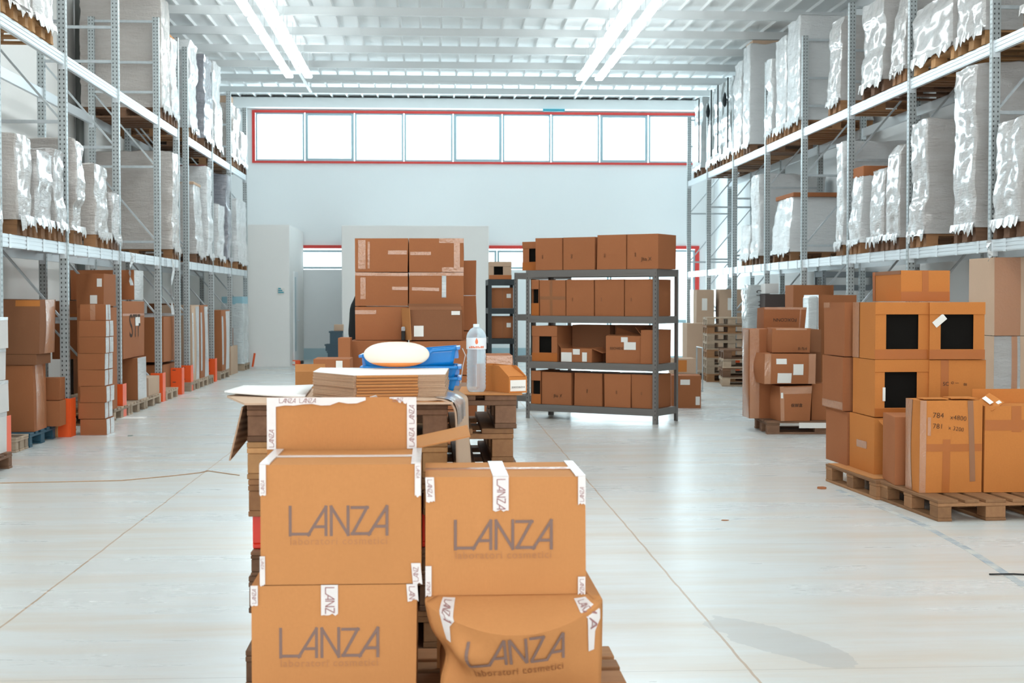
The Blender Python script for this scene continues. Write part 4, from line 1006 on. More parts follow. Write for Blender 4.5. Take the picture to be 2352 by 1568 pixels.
open_carton(c,W*.24,.3,.17,ang,'low open carton with labels and spread flaps, third shelf',BROWN,[('R',.16,1.9),('L',.14,.7),('B',.14,.3)],[('paper','F',.02,.02,.36,.7),('paper','F',.4,.55,.62,.95),('paper','F',.70,.05,.85,.72)])
c=A+UX*(W*.735)+UY*.22+Vector((0,0,lev[2]+.002))
open_carton(c,W*.26,.34,.33,ang+.12,'half open printed carton with two labels, third shelf',BROWN,[('R',.14,-.7),('B',.14,.4),('F',.12,-1.45)],[('paper','F',.5,.50,.82,.78),('paper','F',.42,.78,.6,.96),('text','F',.12,.50,.36,'SSCHIDE',INKD)])
on_shelf(.87,.965,2,h3*.85,'plain carton at right end of the third shelf',dp=.5,v=.04)
h4=lev[2]-lev[3]-.13
for i,(a,b) in enumerate(((.115,.35),(.37,.585),(.60,.80),(.805,.965))):
    on_shelf(a,b,3,h4,'closed carton on bottom shelf of grey shelving, %s of four'%side[i],v=.04,group='cartons on the bottom shelf',decor=[('text','F',.4,.2,.3,'Jha X',INKB)] if i==0 else [('text','F',.5,.4,.12,'oo',INKB,PI/2)])
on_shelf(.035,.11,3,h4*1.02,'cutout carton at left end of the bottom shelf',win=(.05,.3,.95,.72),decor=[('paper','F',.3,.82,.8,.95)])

# twin grey shelving unit directly behind, left
tw=A+UX*(-.06)+UY*(dep+.12)
small_shelf(tw.x-.02,tw.y+1.05,.62,.5,hS,(hS-.002,lev[1],lev[2],lev[3]),'second grey shelving tucked behind the left end of the first',GREYM,rot=ang)
# black shelving far behind
Yk=22.0; xk0,xk1=xy(1121,Yk),xy(1190,Yk-.3)
hk=zy(641,Yk,1150); lk=[hk-.003,zy(708,Yk,1150),zy(777,Yk,1150),.15]
small_shelf((xk0+xk1)/2,Yk+.5,xk1-xk0,1.1,hk,lk,'black metal shelving with cartons behind the water bottle',BLACKM)
for k,(z,h,lb) in enumerate(((lk[0],.27,'cutout carton on top of the black shelving'),(lk[1],.32,'carton pair on the second level of the black shelving'),(lk[2],.34,'lidded carton on the third level of the black shelving'),(lk[3],.42,'dark carton on the lowest level of the black shelving'))):
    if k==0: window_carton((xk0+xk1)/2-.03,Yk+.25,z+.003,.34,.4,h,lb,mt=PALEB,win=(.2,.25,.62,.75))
    else: carton((xk0+xk1)/2,Yk+.3,z+.003,(xk1-xk0)-.11,.5,h,lb,mt=BROWN,decor=[('tape','F',.5,0,.52,1,TAPED),('paper','F',.7,.5,.9,.7)])

# ================================================================== TALL CARTON STACK, CENTRE
Yt=13.5; xa,xm,xb=xy(816,Yt),xy(939,Yt),xy(1065,Yt); hb=.322
pallet((xa+xb)/2,Yt+.5,0,'pallet under the tall taped carton stack',wd=1.02,ln=1.1,axis='y',mt=WOOD,detail=False)
zz=.146; w_=xm-xa
nm=['bottom','fifth from top','fourth from top','third from top','second from top','topmost']
hb=(zy(546,Yt,940)-.146)/6
for r_ in range(6):
    for q in range(2):
        x0=(xa if q==0 else xm+.006); ww=w_-.006 if q==0 else xb-xm-.006
        yo=.0; z=zz+r_*hb; dpt=.5
        if r_<3: yo=-.22; ww+=.03; x0-=.04 if q==0 else -.0; dpt=.72
        dc=[('tape','F',.0,.9,1,1.0,TAPEC)] if r_==4 else []
        if r_==5: dc=[('tape','F',.62,.52,.98,.64,TAPEC)] if q==0 else [('tape','F',.02,.50,.40,.60,TAPEC),('tape','F',.82,.08,.93,1.0,TAPEC),('tape','F',.55,.86,1,1,TAPEC),('tape','F',.6,.0,1,.14,TAPEC)]
        if r_==5 and q==0: dc+=[('tape','F',.06,.08,.2,.95,TAPEC),('tape','F',.24,.1,.28,.9,TAPEC)]
        if r_==4: dc+=[('tape','F',.05,.45,.55,.55,TAPEC,-.03),('tape','F',.60,.25,.68,.9,FILMT)] if q else [('tape','F',.10,.2,.2,.85,TAPEC),('tape','F',.7,.48,1,.58,TAPEC)]
        if r_==3: dc+=[('tape','F',0,.78,.4,.9,TAPEC)] if q==0 else []
        if r_==1: dc+=[('tape','F',.02,.78,.5,.95,TAPEC)]
        carton(x0+ww/2,Yt+dpt/2+yo,z,ww,dpt-.01,hb-.003,'brown taped carton, %s column of centre stack, %s'%(('left','right')[q],nm[r_]),mt=BROWN,bulge=.008,jit=.006,decor=dc,group='cartons of the tall centre stack')
for r_ in range(5):
    carton(xb+.01,Yt+.80,zz+r_*hb*1.08,.26,.5,hb*1.08-.003,'narrow carton behind right edge of centre stack, %s from bottom'%ORD[r_],mt=BROWN,jit=.008,group='narrow cartons behind the centre stack')
# open carton leaning in front
z=zz+3*hb+.004; x0,x1=xy(932,Yt-.2),xy(1056,Yt-.2)
r=open_carton(((x0+x1)/2+.02,Yt-.11,z),.50,.17,zy(712,Yt-.2,1000)-z,.04,'shabby dark carton with label standing before the centre stack',DARKB,[('B',.06,.2),('F',.05,-.9)],[('paper','F',.10,.12,.28,.48),('paper','F',.80,.84,.96,.97)])
f=M().box(-.003,.003,-.09,.09,0,.30).build('side_flap',KRAFT,r,(-.26,-.05,0)); f.rotation_euler=(0,-.06,.4)
x=xy(926,Yt-.2); r=empty('marker_pen',(x,Yt-.17,z)); tag(r,'small dark cylinder with clear cap beside the shabby carton','container')
M().lathe([(.001,0),(.019,0),(.019,.085),(.001,.086)],14).build('container_body',RUBBER,r); M().lathe([(.001,.086),(.018,.0865),(.018,.115),(.012,.125),(.001,.126)],14).build('clear_cap',PET,r)
# black cloth behind the left edge
c=atY(816,740,Yt+.55); g=M()
def cl(u,v):
    z=1.03+v*.50; wv=.075*math.sin(PI*min(1,v*1.05))*(.6+.4*v)+.03*(1-v)+.012*math.sin(v*9)
    return (c.x+.10-(.10+wv)*math.sin(PI*u),Yt+.60+.09*math.cos(PI*u),z)
g.grid(cl,10,12); o=g.build('black_cloth',BLACK,None,None,0,smooth=60); tag(o,'black cloth draped behind the left edge of the centre stack','cloth')
sm=o.modifiers.new('thickness','SOLIDIFY'); sm.thickness=.008
carton(c.x+.0,Yt+.62,0,.26,.42,zy(787,Yt+.45,810),'carton under the black cloth at the left of the centre stack',mt=BROWN)
# pieces left of it
Yq=12.3
carton_px(777,804,0,776,Yq+.6,.35,'tan upright carton left of the centre stack',z=0,mt=BROWN)
carton_px(718,802,0,824,10.3,.4,'brown carton with paper label behind the folded cartons',z=0,mt=BROWN,decor=[('paper','F',.62,.78,.80,.99)])
a=xy(670,7.6); b_=xy(745,7.6)
open_carton(((a+b_)/2,7.75,0),b_-a,.3,zy(893,7.6,700),.1,'open tan carton behind left end of the pallet table',KRAFT,[('F',.10,.3),('B',.12,.2)])
# dark crates by the partition
Yq=33.0
for k,(a,b,yb,yt,lb) in enumerate(((752,790,842,806,'dark blue plastic crate on the floor by the cream partition'),(747,790,805,790,'wide dark crate in the middle of the crate pile'),(757,786,789,760,'dark grey crate topmost of the pile by the partition'))):
    x0,x1=xy(a,31.2),xy(b,31.2); z0,z1=max(0,zy(yb,31.2,770)),zy(yt,31.2,770)
    if k==0: z0=0
    if k==1: z0=zlast
    if k==2: z0=zlast
    g=M(); t=.012; X=(x1-x0)/2
    g.box(-X*.9,X*.9,-.15,.15,0,t); g.box(-X,X,-.17,-.155,0,z1-z0-.002); g.box(-X,X,.155,.17,0,z1-z0-.002); g.box(-X,-X+t,-.155,.155,0,z1-z0-.002); g.box(X-t,X,-.155,.155,0,z1-z0-.002); g.box(-X-.02,X+.02,-.185,-.17,z1-z0-.04,z1-z0-.002)
    o=g.build('plastic_crate',BLUEP2,None,((x0+x1)/2,31.4,z0)); tag(o,lb,'crate'); zlast=z1
carton((x0+x1)/2+.05,31.4,zlast+.002,.2,.2,.14,'small pinkish box on top of the dark crates',mt=PALEB)
# cartons right of the bottle
carton_px(1117,1178,0,816,11.3,.5,'long brown taped carton behind the water bottle',z=0,mt=BROWN,decor=[('tape','F',.0,.88,1,1,TAPEC),('tape','F',.35,.3,.42,1,TAPEC)])

# ================================================================== PALLET TABLE
YT=5.5; tl=xy(566,YT); tr=xy(1029,YT); tw_=tr-tl; tc=(tl+tr)/2
ztop=1.097
zz=0; names=0
hs=[.144,.144,.144,.095,None,.144,.144,.146]
zcur=0
for k,h in enumerate(hs):
    jx=random.Random(k+5).uniform(-.012,.012)
    if h is None:
        zc0=zcur; H=.135; W2=tw_*.97/2; r=empty('plastic_crate',(tc,YT+.36,zcur)); tag(r,'red plastic crate between the pallets of the table','crate')
        g=M(); g.box(-W2,W2,-.3,.3,0,.02,c=.004); g.box(-W2,W2,-.3,-.28,.02,H-.002,c=.004); g.box(-W2,W2,.28,.3,.02,H-.002,c=.004); g.box(-W2,-W2+.02,-.28,.28,.02,H-.002,c=.004); g.box(W2-.02,W2,-.28,.28,.02,H-.002,c=.004)
        for q in range(5): g.box(-W2-.006,-W2,-.25+q*.12,-.235+q*.12,.01,H-.01)
        g.build('crate_body',REDPL,r); zcur+=H; continue
    wd=tw_ if k>=5 else tw_*(.95 if k in(3,) else (.98 if k>0 else 1.04))
    pallet(tc+jx,YT+.40,zcur,'worn pallet in the table stack, %s layer from the floor'%ORD[k],wd=wd,ln=.80,h=h-.001,axis='y',mt=(WOODG,WOOD,WOODG,WOODG,None,WOOD,WOODL,WOODG)[k],rot=jx,group='pallets stacked as a table')
    zcur+=h
ztop=zcur
YS=6.42; sr=xy(1183,YS); zc_=zy(907,YS,1150); hp=zc_/7
for k in range(7):
    jx=random.Random(k+50).uniform(-.008,.008)
    pallet(sr-.40+jx,YS+.5,k*hp,'worn pallet in the rear table stack, %s from the floor'%ORD[k],wd=.8,ln=1.0,h=hp-.001,axis='y',mt=(WOODG,WOOD)[k%2],group='rear pallet stack')
# sheets
def slab(name,pts,z,t,mt,label,cat='cardboard sheet',bend=None):
    g=M(); g.prism(pts,z,z+t,mt); o=g.build(name,mt); tag(o,label,cat); return o
zs=ztop+.002
P=lambda px,Y:(xy(px,Y),Y)
slab('cardboard_sheet',[P(560,5.42),P(1040,5.42),(xy(1040,5.42),6.3),P(610,6.3),P(520,5.85)],zs,.008,CORR if False else PALEB,'pale cardboard sheet covering the pallet table')
CREAMSH=cardboard('white_cardboard',(.88,.86,.85),.02)
# white lined sheet sticking out to the left, tip curled
g=M()
def sh(u,v):
    a=Vector(atZ(515,907,zs+.012)); b=Vector(atZ(700,912,zs+.012)); c_=Vector(atZ(560,893,zs+.012)); d_=Vector(atZ(720,885,zs+.012))
    p=(a*(1-u)+b*u)*(1-v)+(c_*(1-u)+d_*u)*v; p.z=zs+.010+.012*(1-u)**2; return p
g.grid(sh,8,6); o=g.build('white_sheet',CREAMSH,None,None,0,smooth=60); tag(o,'white lined cardboard sheet sticking out left of the table','cardboard sheet'); sm=o.modifiers.new('t','SOLIDIFY'); sm.thickness=.007; sm.offset=1
# flap hanging down at the left
a=atY(556,930,5.62); b=atY(529,1058,5.45)
g=M(); th=.006
T0,T1,B1,B0=Vector((tl-.015,5.50,a.z)),Vector((tl-.012,6.15,a.z)),Vector((b.x+.02,6.05,b.z+.06)),Vector((b.x,5.45,b.z))
n=(T1-T0).cross(B0-T0).normalized()*th
g.add([T0,T1,B1,B0,T0+n,T1+n,B1+n,B0+n],[(0,1,2,3),(7,6,5,4),(0,4,5,1),(1,5,6,2),(2,6,7,3),(3,7,4,0)],CORR)
o=g.build('hanging_flap',CORR); tag(o,'brown corrugated flap hanging down left side of the table','cardboard flap')
# draped, film covered cardboard over the right edge
g=M(); nn=10; xs0=xy(1014,5.5); rr=.05
def dr(u,v):
    y=5.44+v*.86
    if u<.25: x=xs0-.10+u/.25*.10; z=zs+.011
    elif u<.6: t=(u-.25)/.35*PI/2; x=xs0+rr*math.sin(t); z=zs+.011-rr*(1-math.cos(t))
    else: t=(u-.6)/.4; x=xs0+rr+.012*t; z=zs+.011-rr-t*.42
    if u>.25: x+=.075*v*min(1,(u-.25)/.3)
    return (x+.006*noise.noise(Vector((u*5,v*6,1))),y,z+.004*noise.noise(Vector((u*7,v*5,4))) if u<.5 else z)
g.grid(lambda u,v:dr(u,v*.88),24,12); o=g.build('draped_cardboard',PALEB,None,None,0,smooth=60); sm=o.modifiers.new('t','SOLIDIFY'); sm.thickness=.007; sm.offset=1; tag(o,'bent cardboard sheet draped over right edge of the pallet table','cardboard sheet')
g=M(); g.grid(lambda u,v:Vector(dr(.2+u*.45,.0+v*.5))+Vector((.010*(u>.2)+.003*math.sin(v*20),-.001,.0105)),16,10,FILM); o2=g.build('clear_film',FILM,o,None,0,smooth=60)
# bundle of folded cartons
zb_=zs+.0105; YB0=5.50
pA,pB,pC,pD=atZ(718,898,zb_),atZ(757,900,zb_),atZ(808,906,zb_),atZ(1024,896,zb_)
fold=empty('folded_cartons',(0,0,0)); 
P0=[(xy(718,5.78),5.78),(xy(757,5.66),5.66),(xy(811,5.50),5.50),(xy(1022,5.56),5.56),(xy(1030,6.05),6.05),(xy(735,6.12),6.12)]
bpy.data.objects.remove(fold)
nl=8; th=(zy(862,5.5,811)-zb_)/nl
for k in range(nl):
    rnd=random.Random(k+3); jx,jy=rnd.uniform(-.003,.003),rnd.uniform(-.003,.003); z=zb_+k*th
    r=empty('folded_carton',(jx,jy,z)); tag(r,'flat folded carton in the bundle on the table, %s from the bottom'%ORD[k],'folded carton','bundle of folded cartons')
    q=P0; g=M(); g.prism(q,.0,th*.42); g.prism([(x*1+.002,y+.001) for x,y in q],th*.48,th*.96); g.build('corrugated_layers',CORR,r)
    # rounded orange fold along the front
    a_=Vector((q[2][0]+.012,q[2][1]-.001,th/2)); b_=Vector((q[2][0]+(q[3][0]-q[2][0])*.70,q[2][1]+(q[3][1]-q[2][1])*.70-.001,th/2))
    M().tube([a_,b_],th*.46,10).build('orange_fold',KRAFT,r)
    if k==nl-1:
        M().prism([(x,y) for x,y in q],th*.97,th*1.08).build('white_top_sheet',CREAMSH,r)
o=slab('cardboard_sheet',[P(708,5.52),P(800,5.43),P(1020,5.43),(xy(1020,5.43),5.7),P(720,5.7)],zs+.0082,.0018,KRAFT,'thin orange cardboard sheet under the folded carton bundle')
# crumpled tape scraps in front of the bundle
g=M(); rnd=random.Random(4)
for k in range(7):
    p=atZ(785+k*24+rnd.uniform(-6,6),912,zs+.012); h=rnd.uniform(.008,.03); q=Vector((p.x,5.415,zs+.011))
    g.add([q+Vector((-.03,0,0)),q+Vector((.03,.004,0)),q+Vector((.012,-.01,h)),q+Vector((-.012,.008,h*.7)),q+Vector((0,.02,0))],[(0,1,2),(0,2,3),(1,4,2),(2,4,3),(3,4,0),(0,4,1)])
o=g.build('tape_scraps',TAPEW,None,(0,.02,0)); tag(o,'crumpled bits of white tape in front of the folded cartons','tape')
# blue stacking bins with the cream bowl
def bin_mesh(W,D,H,dip):
    g=M(); X,Y=W/2,D/2; t=.004; n=20
    def top(u):       # front wall height along the width
        s=abs(u-.44); return H*(1-dip*max(0,math.cos(min(1,s/.30)*PI/2))**.8) if s<.3 else H
    for sy,dp_ in ((-1,1),(1,0)):
        y=sy*Y
        for side in (0,1):
            yy=y-sy*t*side
            g.grid(lambda u,v:((u-.5)*W*(.90+.1*v),yy*(.93+.07*v),v*(top(u) if dp_ else H)),n,4,flip=(sy>0)^(side==1))
        g.grid(lambda u,v:((u-.5)*W,yy+sy*(t+.014*v if v else 0)-0*(sy),(top(u) if dp_ else H)+.0),n,1,flip=(sy>0))
        g.grid(lambda u,v:((u-.5)*W,y+sy*.014,(top(u) if dp_ else H)-.012*(1-v)),n,1,flip=(sy>0))
    for sx in (-1,1):
        g.grid(lambda u,v:(sx*X*(.90+.1*v),(u-.5)*D*(.93+.07*v),v*H),4,4,flip=(sx<0)); g.box(min(sx*X,sx*(X+.016)),max(sx*X,sx*(X+.016)),-Y,Y,H-.012,H,c=.003)
        for yy in (-Y*.6,Y*.5): g.box(min(sx*X*.93,sx*(X+.006)),max(sx*X*.93,sx*(X+.006)),yy,yy+.01,H*.35,H-.013)
    g.box(-X*.9,X*.9,-Y*.93,Y*.93,0,t); return g
bw=xy(1052,6.14)-xy(838,6.14); bx=(xy(1052,6.14)+xy(838,6.14))/2
bz=zs+.0085; hb_=zy(804,6.14,1050)-bz; 
for k in range(3):
    z=bz+k*.048; H=.058 if k<2 else hb_-.096
    o=bin_mesh(bw,.22,H if k<2 else H,.0 if k<2 else .72).build('plastic_bin',BLUEP,None,(bx,6.18,z),-.03,smooth=40); tag(o,'blue plastic stacking bin, %s of three nested ones'%('bottom','middle','top scooped')[k],'bin','nested blue bins')
    sm=o.modifiers.new('t','SOLIDIFY'); sm.thickness=.002
    if k==2: o.rotation_euler=(0,-.08,-.03)
cwx=xy(912,6.10); cw=(xy(987,6.10)-xy(838,6.10))/2; cz0=zy(840,6.10,912); cz1=zy(783,6.10,912); hz=(cz1-cz0)/2
g=M(); n=18; prof=[(math.sin(PI*i/n)**.8*cw if 0<i<n else .001,-math.cos(PI*i/n)*hz) for i in range(n+1)]
r=g.lathe(prof,40,None,None,1,.36).build('oval_bowl',CREAMPL,None,(cwx,6.00,(cz0+cz1)/2),0,smooth=80); tag(r,'cream oval plastic bowl with orange rim resting in the blue bins','bowl')
g=M(); pr=[(math.sin(PI*i/n)**.8*cw*1.003 if 0<i else .001,-math.cos(PI*i/n)*hz*1.003) for i in range(0,6)]
g.lathe(pr,40,None,None,1,.365).build('orange_underside',ORPL,r,None,0,smooth=80)
# cardboard under the bottle, tray carton, bottle
zr=7*hp+.001
o=slab('cardboard_sheet',[P(1050,YS-.02),P(1200,YS-.03),P(1192,6.9),P(1060,6.95)],zr,.006,KRAFT,'worn cardboard sheet on top of the rear pallet stack')
bzz=zr+.0065; byy=6.56; bxx=xy(1094,byy); Hb=zy(744,byy,1094)-bzz; rb=(xy(1117,byy)-xy(1071,byy))/2
B_=empty('water_bottle',(bxx,byy,bzz)); tag(B_,'clear large plastic water bottle with white label on the rear stack','bottle')
pr=[(.001,.004),(rb*.75,.0),(rb*.93,.012)]
for i in range(8): 
    z=.03+i*.016; pr+=[(rb*.97,z),(rb*.92,z+.008)]
pr+=[(rb*.98,.165),(rb*.90,.18),(rb*.98,.20),(rb*.99,.215),(rb*.99,Hb*.82),(rb*.88,Hb*.87),(rb*.60,Hb*.925),(rb*.28,Hb*.955),(rb*.27,Hb*.965)]
pr=[(a,min(b,Hb*.965)) for a,b in pr]; zlab0=Hb*.63; 
pr=[p for p in pr if not (zlab0-.004<p[1]<Hb*.80)]
M().lathe(pr,32).build('bottle_body',PET,B_,None,0,smooth=50)
M().lathe([(.001,Hb),(rb*.30,Hb),(rb*.31,Hb*.999),(rb*.31,Hb*.955),(rb*.26,Hb*.955)][::-1],20).build('bottle_cap',mat('white_cap',(.75,.85,.9),.4),B_)
LAB=mat('bottle_label_film',(.80,.84,.88),.35)
M().lathe([(rb*1.005,zlab0),(rb*1.005,Hb*.80)],32).build('bottle_label',LAB,B_,None,0,smooth=50)
g=M(); ORI=mat('orange_print',(.80,.18,.06),.5)
dp=[(0,.030),(.006,.016),(.007,.008),(.004,.001),(0,-.001),(-.004,.001),(-.007,.008),(-.006,.016)]
zd=zlab0+.024
g.add([(x,-math.sqrt((rb*1.012)**2-x*x),zd+z) for x,z in dp],[tuple(range(8))[::-1]]); g.build('printed_drop',ORI,B_)
g=M()
for q in range(9):
    x0=(q-4.5)*rb*.165; ys=[-math.sqrt((rb*1.012)**2-x**2) for x in (x0,x0+rb*.12)]; z0=zlab0+.005; z1=z0+(.010 if q%3 else .007)
    g.add([(x0,ys[0],z0),(x0+rb*.12,ys[1],z0),(x0+rb*.12,ys[1],z1),(x0,ys[0],z1)],[(0,1,2,3)])
g.build('printed_text',ORI,B_)
# picking tray
ta=atZ(1167,899,zr+.007); tb=atZ(1212,898,zr+.007)
YE=YS-.0; e0=Vector((xy(1168,6.45),6.45)); e1=Vector((xy(1212,6.44),6.44)); wt=(e1-e0).length; Lt=.34
r=empty('tray_carton',((e0.x+e1.x)/2,6.45,zr+.0066),.42); tag(r,'orange picking tray carton labelled by hand beside the bottle','box')
h0_=zy(865,6.45,1190)-zr-.007; h1_=zy(838,6.6,1120)-zr-.007; X=wt*1.05/2; t=.004
g=M()
for sx in (-1,1):
    x0,x1=sorted((sx*X,sx*(X-t))); prf=[(0,0),(Lt,0),(Lt,h1_),(Lt*.30,h1_),(.0,h0_)]
    vs=[(x0,y,z) for y,z in prf]+[(x1,y,z) for y,z in prf]; fs=[(4,3,2,1,0),(5,6,7,8,9)]+[(i,(i+1)%5,5+(i+1)%5,5+i) for i in range(5)]
    g.add(vs,fs)
g.box(-X+t,X-t,0,t,0,h0_); g.box(-X+t,X-t,Lt-t,Lt,0,h1_); g.box(-X+t,X-t,t,Lt-t,0,t); g.build('carton_body',AMBER,r)
M().box(-X+.006,X-.006,-.0012,-.0002,.008,h0_*.80).build('paper_label',PAPER,r); writing(frame_T((-X,-.0013,0),(1,0,0),(0,0,1),(0,-1,0)),X*.25,h0_*.30,X*1.45,'ZOCCOLO 4',INKD,r)
o=M().box(-X*.9,X*.9,0,.14,0,.004).build('inner_flap',AMBER,r,(0,.02,h0_-.001)); o.rotation_euler=(.32,0,0)
o=M().tube([atY(1062,800,6.9),atY(1069,815,6.88),atY(1063,842,6.86),atY(1058,880,6.86)],.0025,5).build('plastic_strap',FILMW); tag(o,'thin white plastic strap standing up behind the blue bins','strap')

# ================================================================== FOREGROUND BOXES
pallet(.03,4.66,0,'lower pallet beneath the four printed cartons',wd=.82,ln=1.2,h=.124,axis='x',mt=WOODG)
pallet(.035,4.66,.125,'upper pallet beneath the four printed cartons',wd=.82,ln=1.2,h=.124,axis='x',mt=WOOD)
YL=4.38
def printed(xl,xr,yt,zb,dp,label,lx0,lx1,ly,rz=0,jit=.003,Y=YL):
    x0,x1=xy(xl,Y),xy(xr,Y); zt=zy(yt,Y,(xl+xr)/2); wd=x1-x0; h=zt-zb; cx=(x0+x1)/2
    _cs[0]+=1
    o=carton_mesh(wd,dp,h,KRAFT,.002,jit,_cs[0],6).build('printed_box',KRAFT,None,(cx,Y+dp/2,zb),rz,smooth=35); tag(o,label,'box')
    T,_,_=face_T(wd,dp,h,'F'); a=atY(lx0,ly,Y); b=atY(lx1,ly,Y)
    logo(T@Matrix.Translation((0,0,.0018)),a.x-x0,a.z-zb,b.x-a.x,o); return o,wd,h,x0,zb,zt
def tape_strip(o,pts,w_,text=None,side=None,tx=None,name='printed_tape'):
    """pts: centre line in the box's own space, with the width direction per point"""
    g=M(); vs=[];fs=[]
    for (p,wv) in pts:
        p=Vector(p); wv=Vector(wv).normalized()*w_/2; vs+=[p-wv,p+wv]
    for i in range(len(pts)-1): fs.append((2*i,2*i+1,2*i+3,2*i+2))
    g.add(vs,fs); return g.build(name,TAPEW,o)
def face_tape(o,T,x0,x1,y0,y1,word=None,rot=PI/2,ragged=True,skew=0,wx=.2,lift=.0062):
    """piece of white tape on a face: corners in face metres; printed word runs along it"""
    rnd=random.Random(int(x0*1000+y1*777)); n=6; g=M()
    low=[(x0+(x1-x0)*i/n+skew,y0+(rnd.uniform(-.004,.004) if ragged else 0)) for i in range(n+1)]
    pts=low+[(x1,y1),(x0,y1)]
    m_=len(pts); vs=[(x,y,-.001) for x,y in pts]+[(x,y,.0004) for x,y in pts]
    g.add(vs,[tuple(range(m_,2*m_)),tuple(range(m_-1,-1,-1))]+[(i,(i+1)%m_,m_+(i+1)%m_,m_+i) for i in range(m_)],TAPEW,T@Matrix.Translation((0,0,lift)))
    q=g.build('printed_tape',TAPEW,o)
    if word:
        Tx=T@Matrix.Translation((0,0,lift+.0012)); ln=y1-y0
        vs,fs,w0,h0=strokes(word); 
        k=(x1-x0)*.55; g=M(); L_=w0*k
        M_=Matrix.Translation((x0+(x1-x0)*.78 if rot<0 else x0+(x1-x0)*.22,0,0))
        if rot<0: S=Tx@Matrix.Translation((x0+(x1-x0)*.25,y1-.008,0))@Matrix.Rotation(-PI/2,4,'Z')
        else: S=Tx@Matrix.Translation((x0+(x1-x0)*.78,y0+.008,0))@Matrix.Rotation(PI/2,4,'Z')
        # keep only the letters that fit the piece of tape
        fs2=[f for f in fs if all(vs[i][0]*k<ln-.010 for i in f)]
        if fs2: g.add([(p[0]*k,p[1]*k,p[2]*k) for p in vs],fs2,INKR,S); g.build('tape_print',INKR,q)
    return q
def strokes(word):
    vs=[];fs=[]
    off=0; reps={'LANZA':1,'LANZALANZA':2,'ANZA':1,'NZA LA':1}.get(word,1)
    for r_ in range(reps):
        for qi,(a,b) in enumerate(LOGO):
            A=Vector((a[0]+off,a[1],qi*.004)); B=Vector((b[0]+off,b[1],qi*.004)); d=(B-A).normalized(); n=Vector((-d.y,d.x,0))*.055
            i=len(vs); vs+=[A+n,A-n,B-n,B+n]; fs.append((i,i+1,i+2,i+3))
        off+=4.4
    return vs,fs,off,1
# lower left
h_=zy(1342,YL,760)-.25
oLL,wd,h,x0,zb,zt=printed(572,955,1342,.25,.42,'lower left logo printed carton in the foreground stack',645,868,1508)
T,_,_=face_T(wd,.42,h,'F'); mx=lambda px,x0=x0: xy(px,YL)-x0; mz=lambda py,zb=zb: zy(py,YL,760)-zb
face_tape(oLL,T,mx(735),mx(774),mz(1410),h,'LANZA',rot=-PI/2)
face_tape(oLL,T,0.0,mx(589),mz(1388),h,'LANZA',rot=PI/2); face_tape(oLL,T,mx(932),mx(957),mz(1380),h,'LANZA',rot=-PI/2,skew=.004)
# upper left
zLL=zt
oLU,wd,h,x0,zb,zt=printed(594,966,1065,zLL+.001,.43,'upper left logo printed carton with taped corners in foreground',667,889,1228)
T,_,_=face_T(wd,.43,h,'F'); mx=lambda px,x0=x0: xy(px,YL)-x0; mz=lambda py,zb=zb: zy(py,YL,760)-zb
face_tape(oLU,T,0,mx(609),mz(1136),h,'LANZA',rot=PI/2); face_tape(oLU,T,mx(952),wd,mz(1140),h,'LANZA',rot=-PI/2)
face_tape(oLU,T,0,mx(606),0,mz(1275),'LANZA',rot=-PI/2); face_tape(oLU,T,mx(943),wd-.002,.0,mz(1294),'LANZA',rot=PI/2,skew=.006)
Tt,_,_=face_T(wd,.43,h,'T')
q=M().box(0.02,wd-.02,.2,.23,-.001,.0024,TAPEW,Tt).build('packing_tape',TAPEW,oLU)
for xx in (0,wd-.03): M().box(xx,xx+.03,0,.43,-.001,.0026,TAPEW,Tt).build('packing_tape',TAPEW,oLU)
zLU=zt; yLU=YL+.43
# carton behind with its raised front panel
YR=yLU+.012; xa,xb=xy(612,YR),xy(956,YR); zt=zy(912,YR,780)
bd=.42; wB=xb-xa
oB=open_carton(((xa+xb)/2,YR+bd/2,.25),wB,bd,zLU-.25+.0,0,'open carton with tall taped front panel behind the upper left one',KRAFT,[('F',zt-zLU,-.0),('R',.19,1.36),('B',.10,.9)])
fp=[c for c in oB.children if c.name.startswith('flap')][0]
T=frame_T((-wB/2,-bd/2-.004,zLU-.25),(1,0,0),(0,0,1),(0,-1,0)); hf=zt-zLU
face_tape(oB,T,0,.030,0,hf,'LANZA',rot=PI/2,lift=.002,ragged=False); face_tape(oB,T,wB-.032,wB,0,hf,'LANZALANZA',rot=PI/2,lift=.002,ragged=False)
def htape(o,T,x0,x1,ya,yb,lift,flip=False):
    g=M(); n=10; rnd=random.Random(3); lo=[(x0+(x1-x0)*i/n, ya+rnd.uniform(-.006,.006)+(.012*(i/n) if not flip else .02*(1-i/n))) for i in range(n+1)]
    pts=lo+[(x1 if not flip else x1,yb),(x0,yb)]
    m_=len(pts); vs=[(x,y,0) for x,y in pts]+[(x,y,.0006) for x,y in pts]
    g.add(vs,[tuple(range(m_,2*m_)),tuple(range(m_-1,-1,-1))]+[(i,(i+1)%m_,m_+(i+1)%m_,m_+i) for i in range(m_)],TAPEW,T@Matrix.Translation((0,0,lift))); q=g.build('printed_tape',TAPEW,o)
    vs,fs,w0,h0=strokes('LANZALANZA'); k=(yb-ya)*.55; fs=[f for f in fs if all(vs[i][0]*k<(x1-x0)-.02 for i in f)]
    g=M(); 
    if fs: g.add([(p[0]*k,p[1]*k,p[2]*k) for p in vs],fs,INKR,T@Matrix.Translation((x0+.012,ya+(yb-ya)*.35,lift+.0016))); g.build('tape_print',INKR,q)
htape(oB,T,.030,wB*.66,hf-.028,hf,.002); htape(oB,T,wB*.82,wB-.03,hf-.022,hf,.002,True)
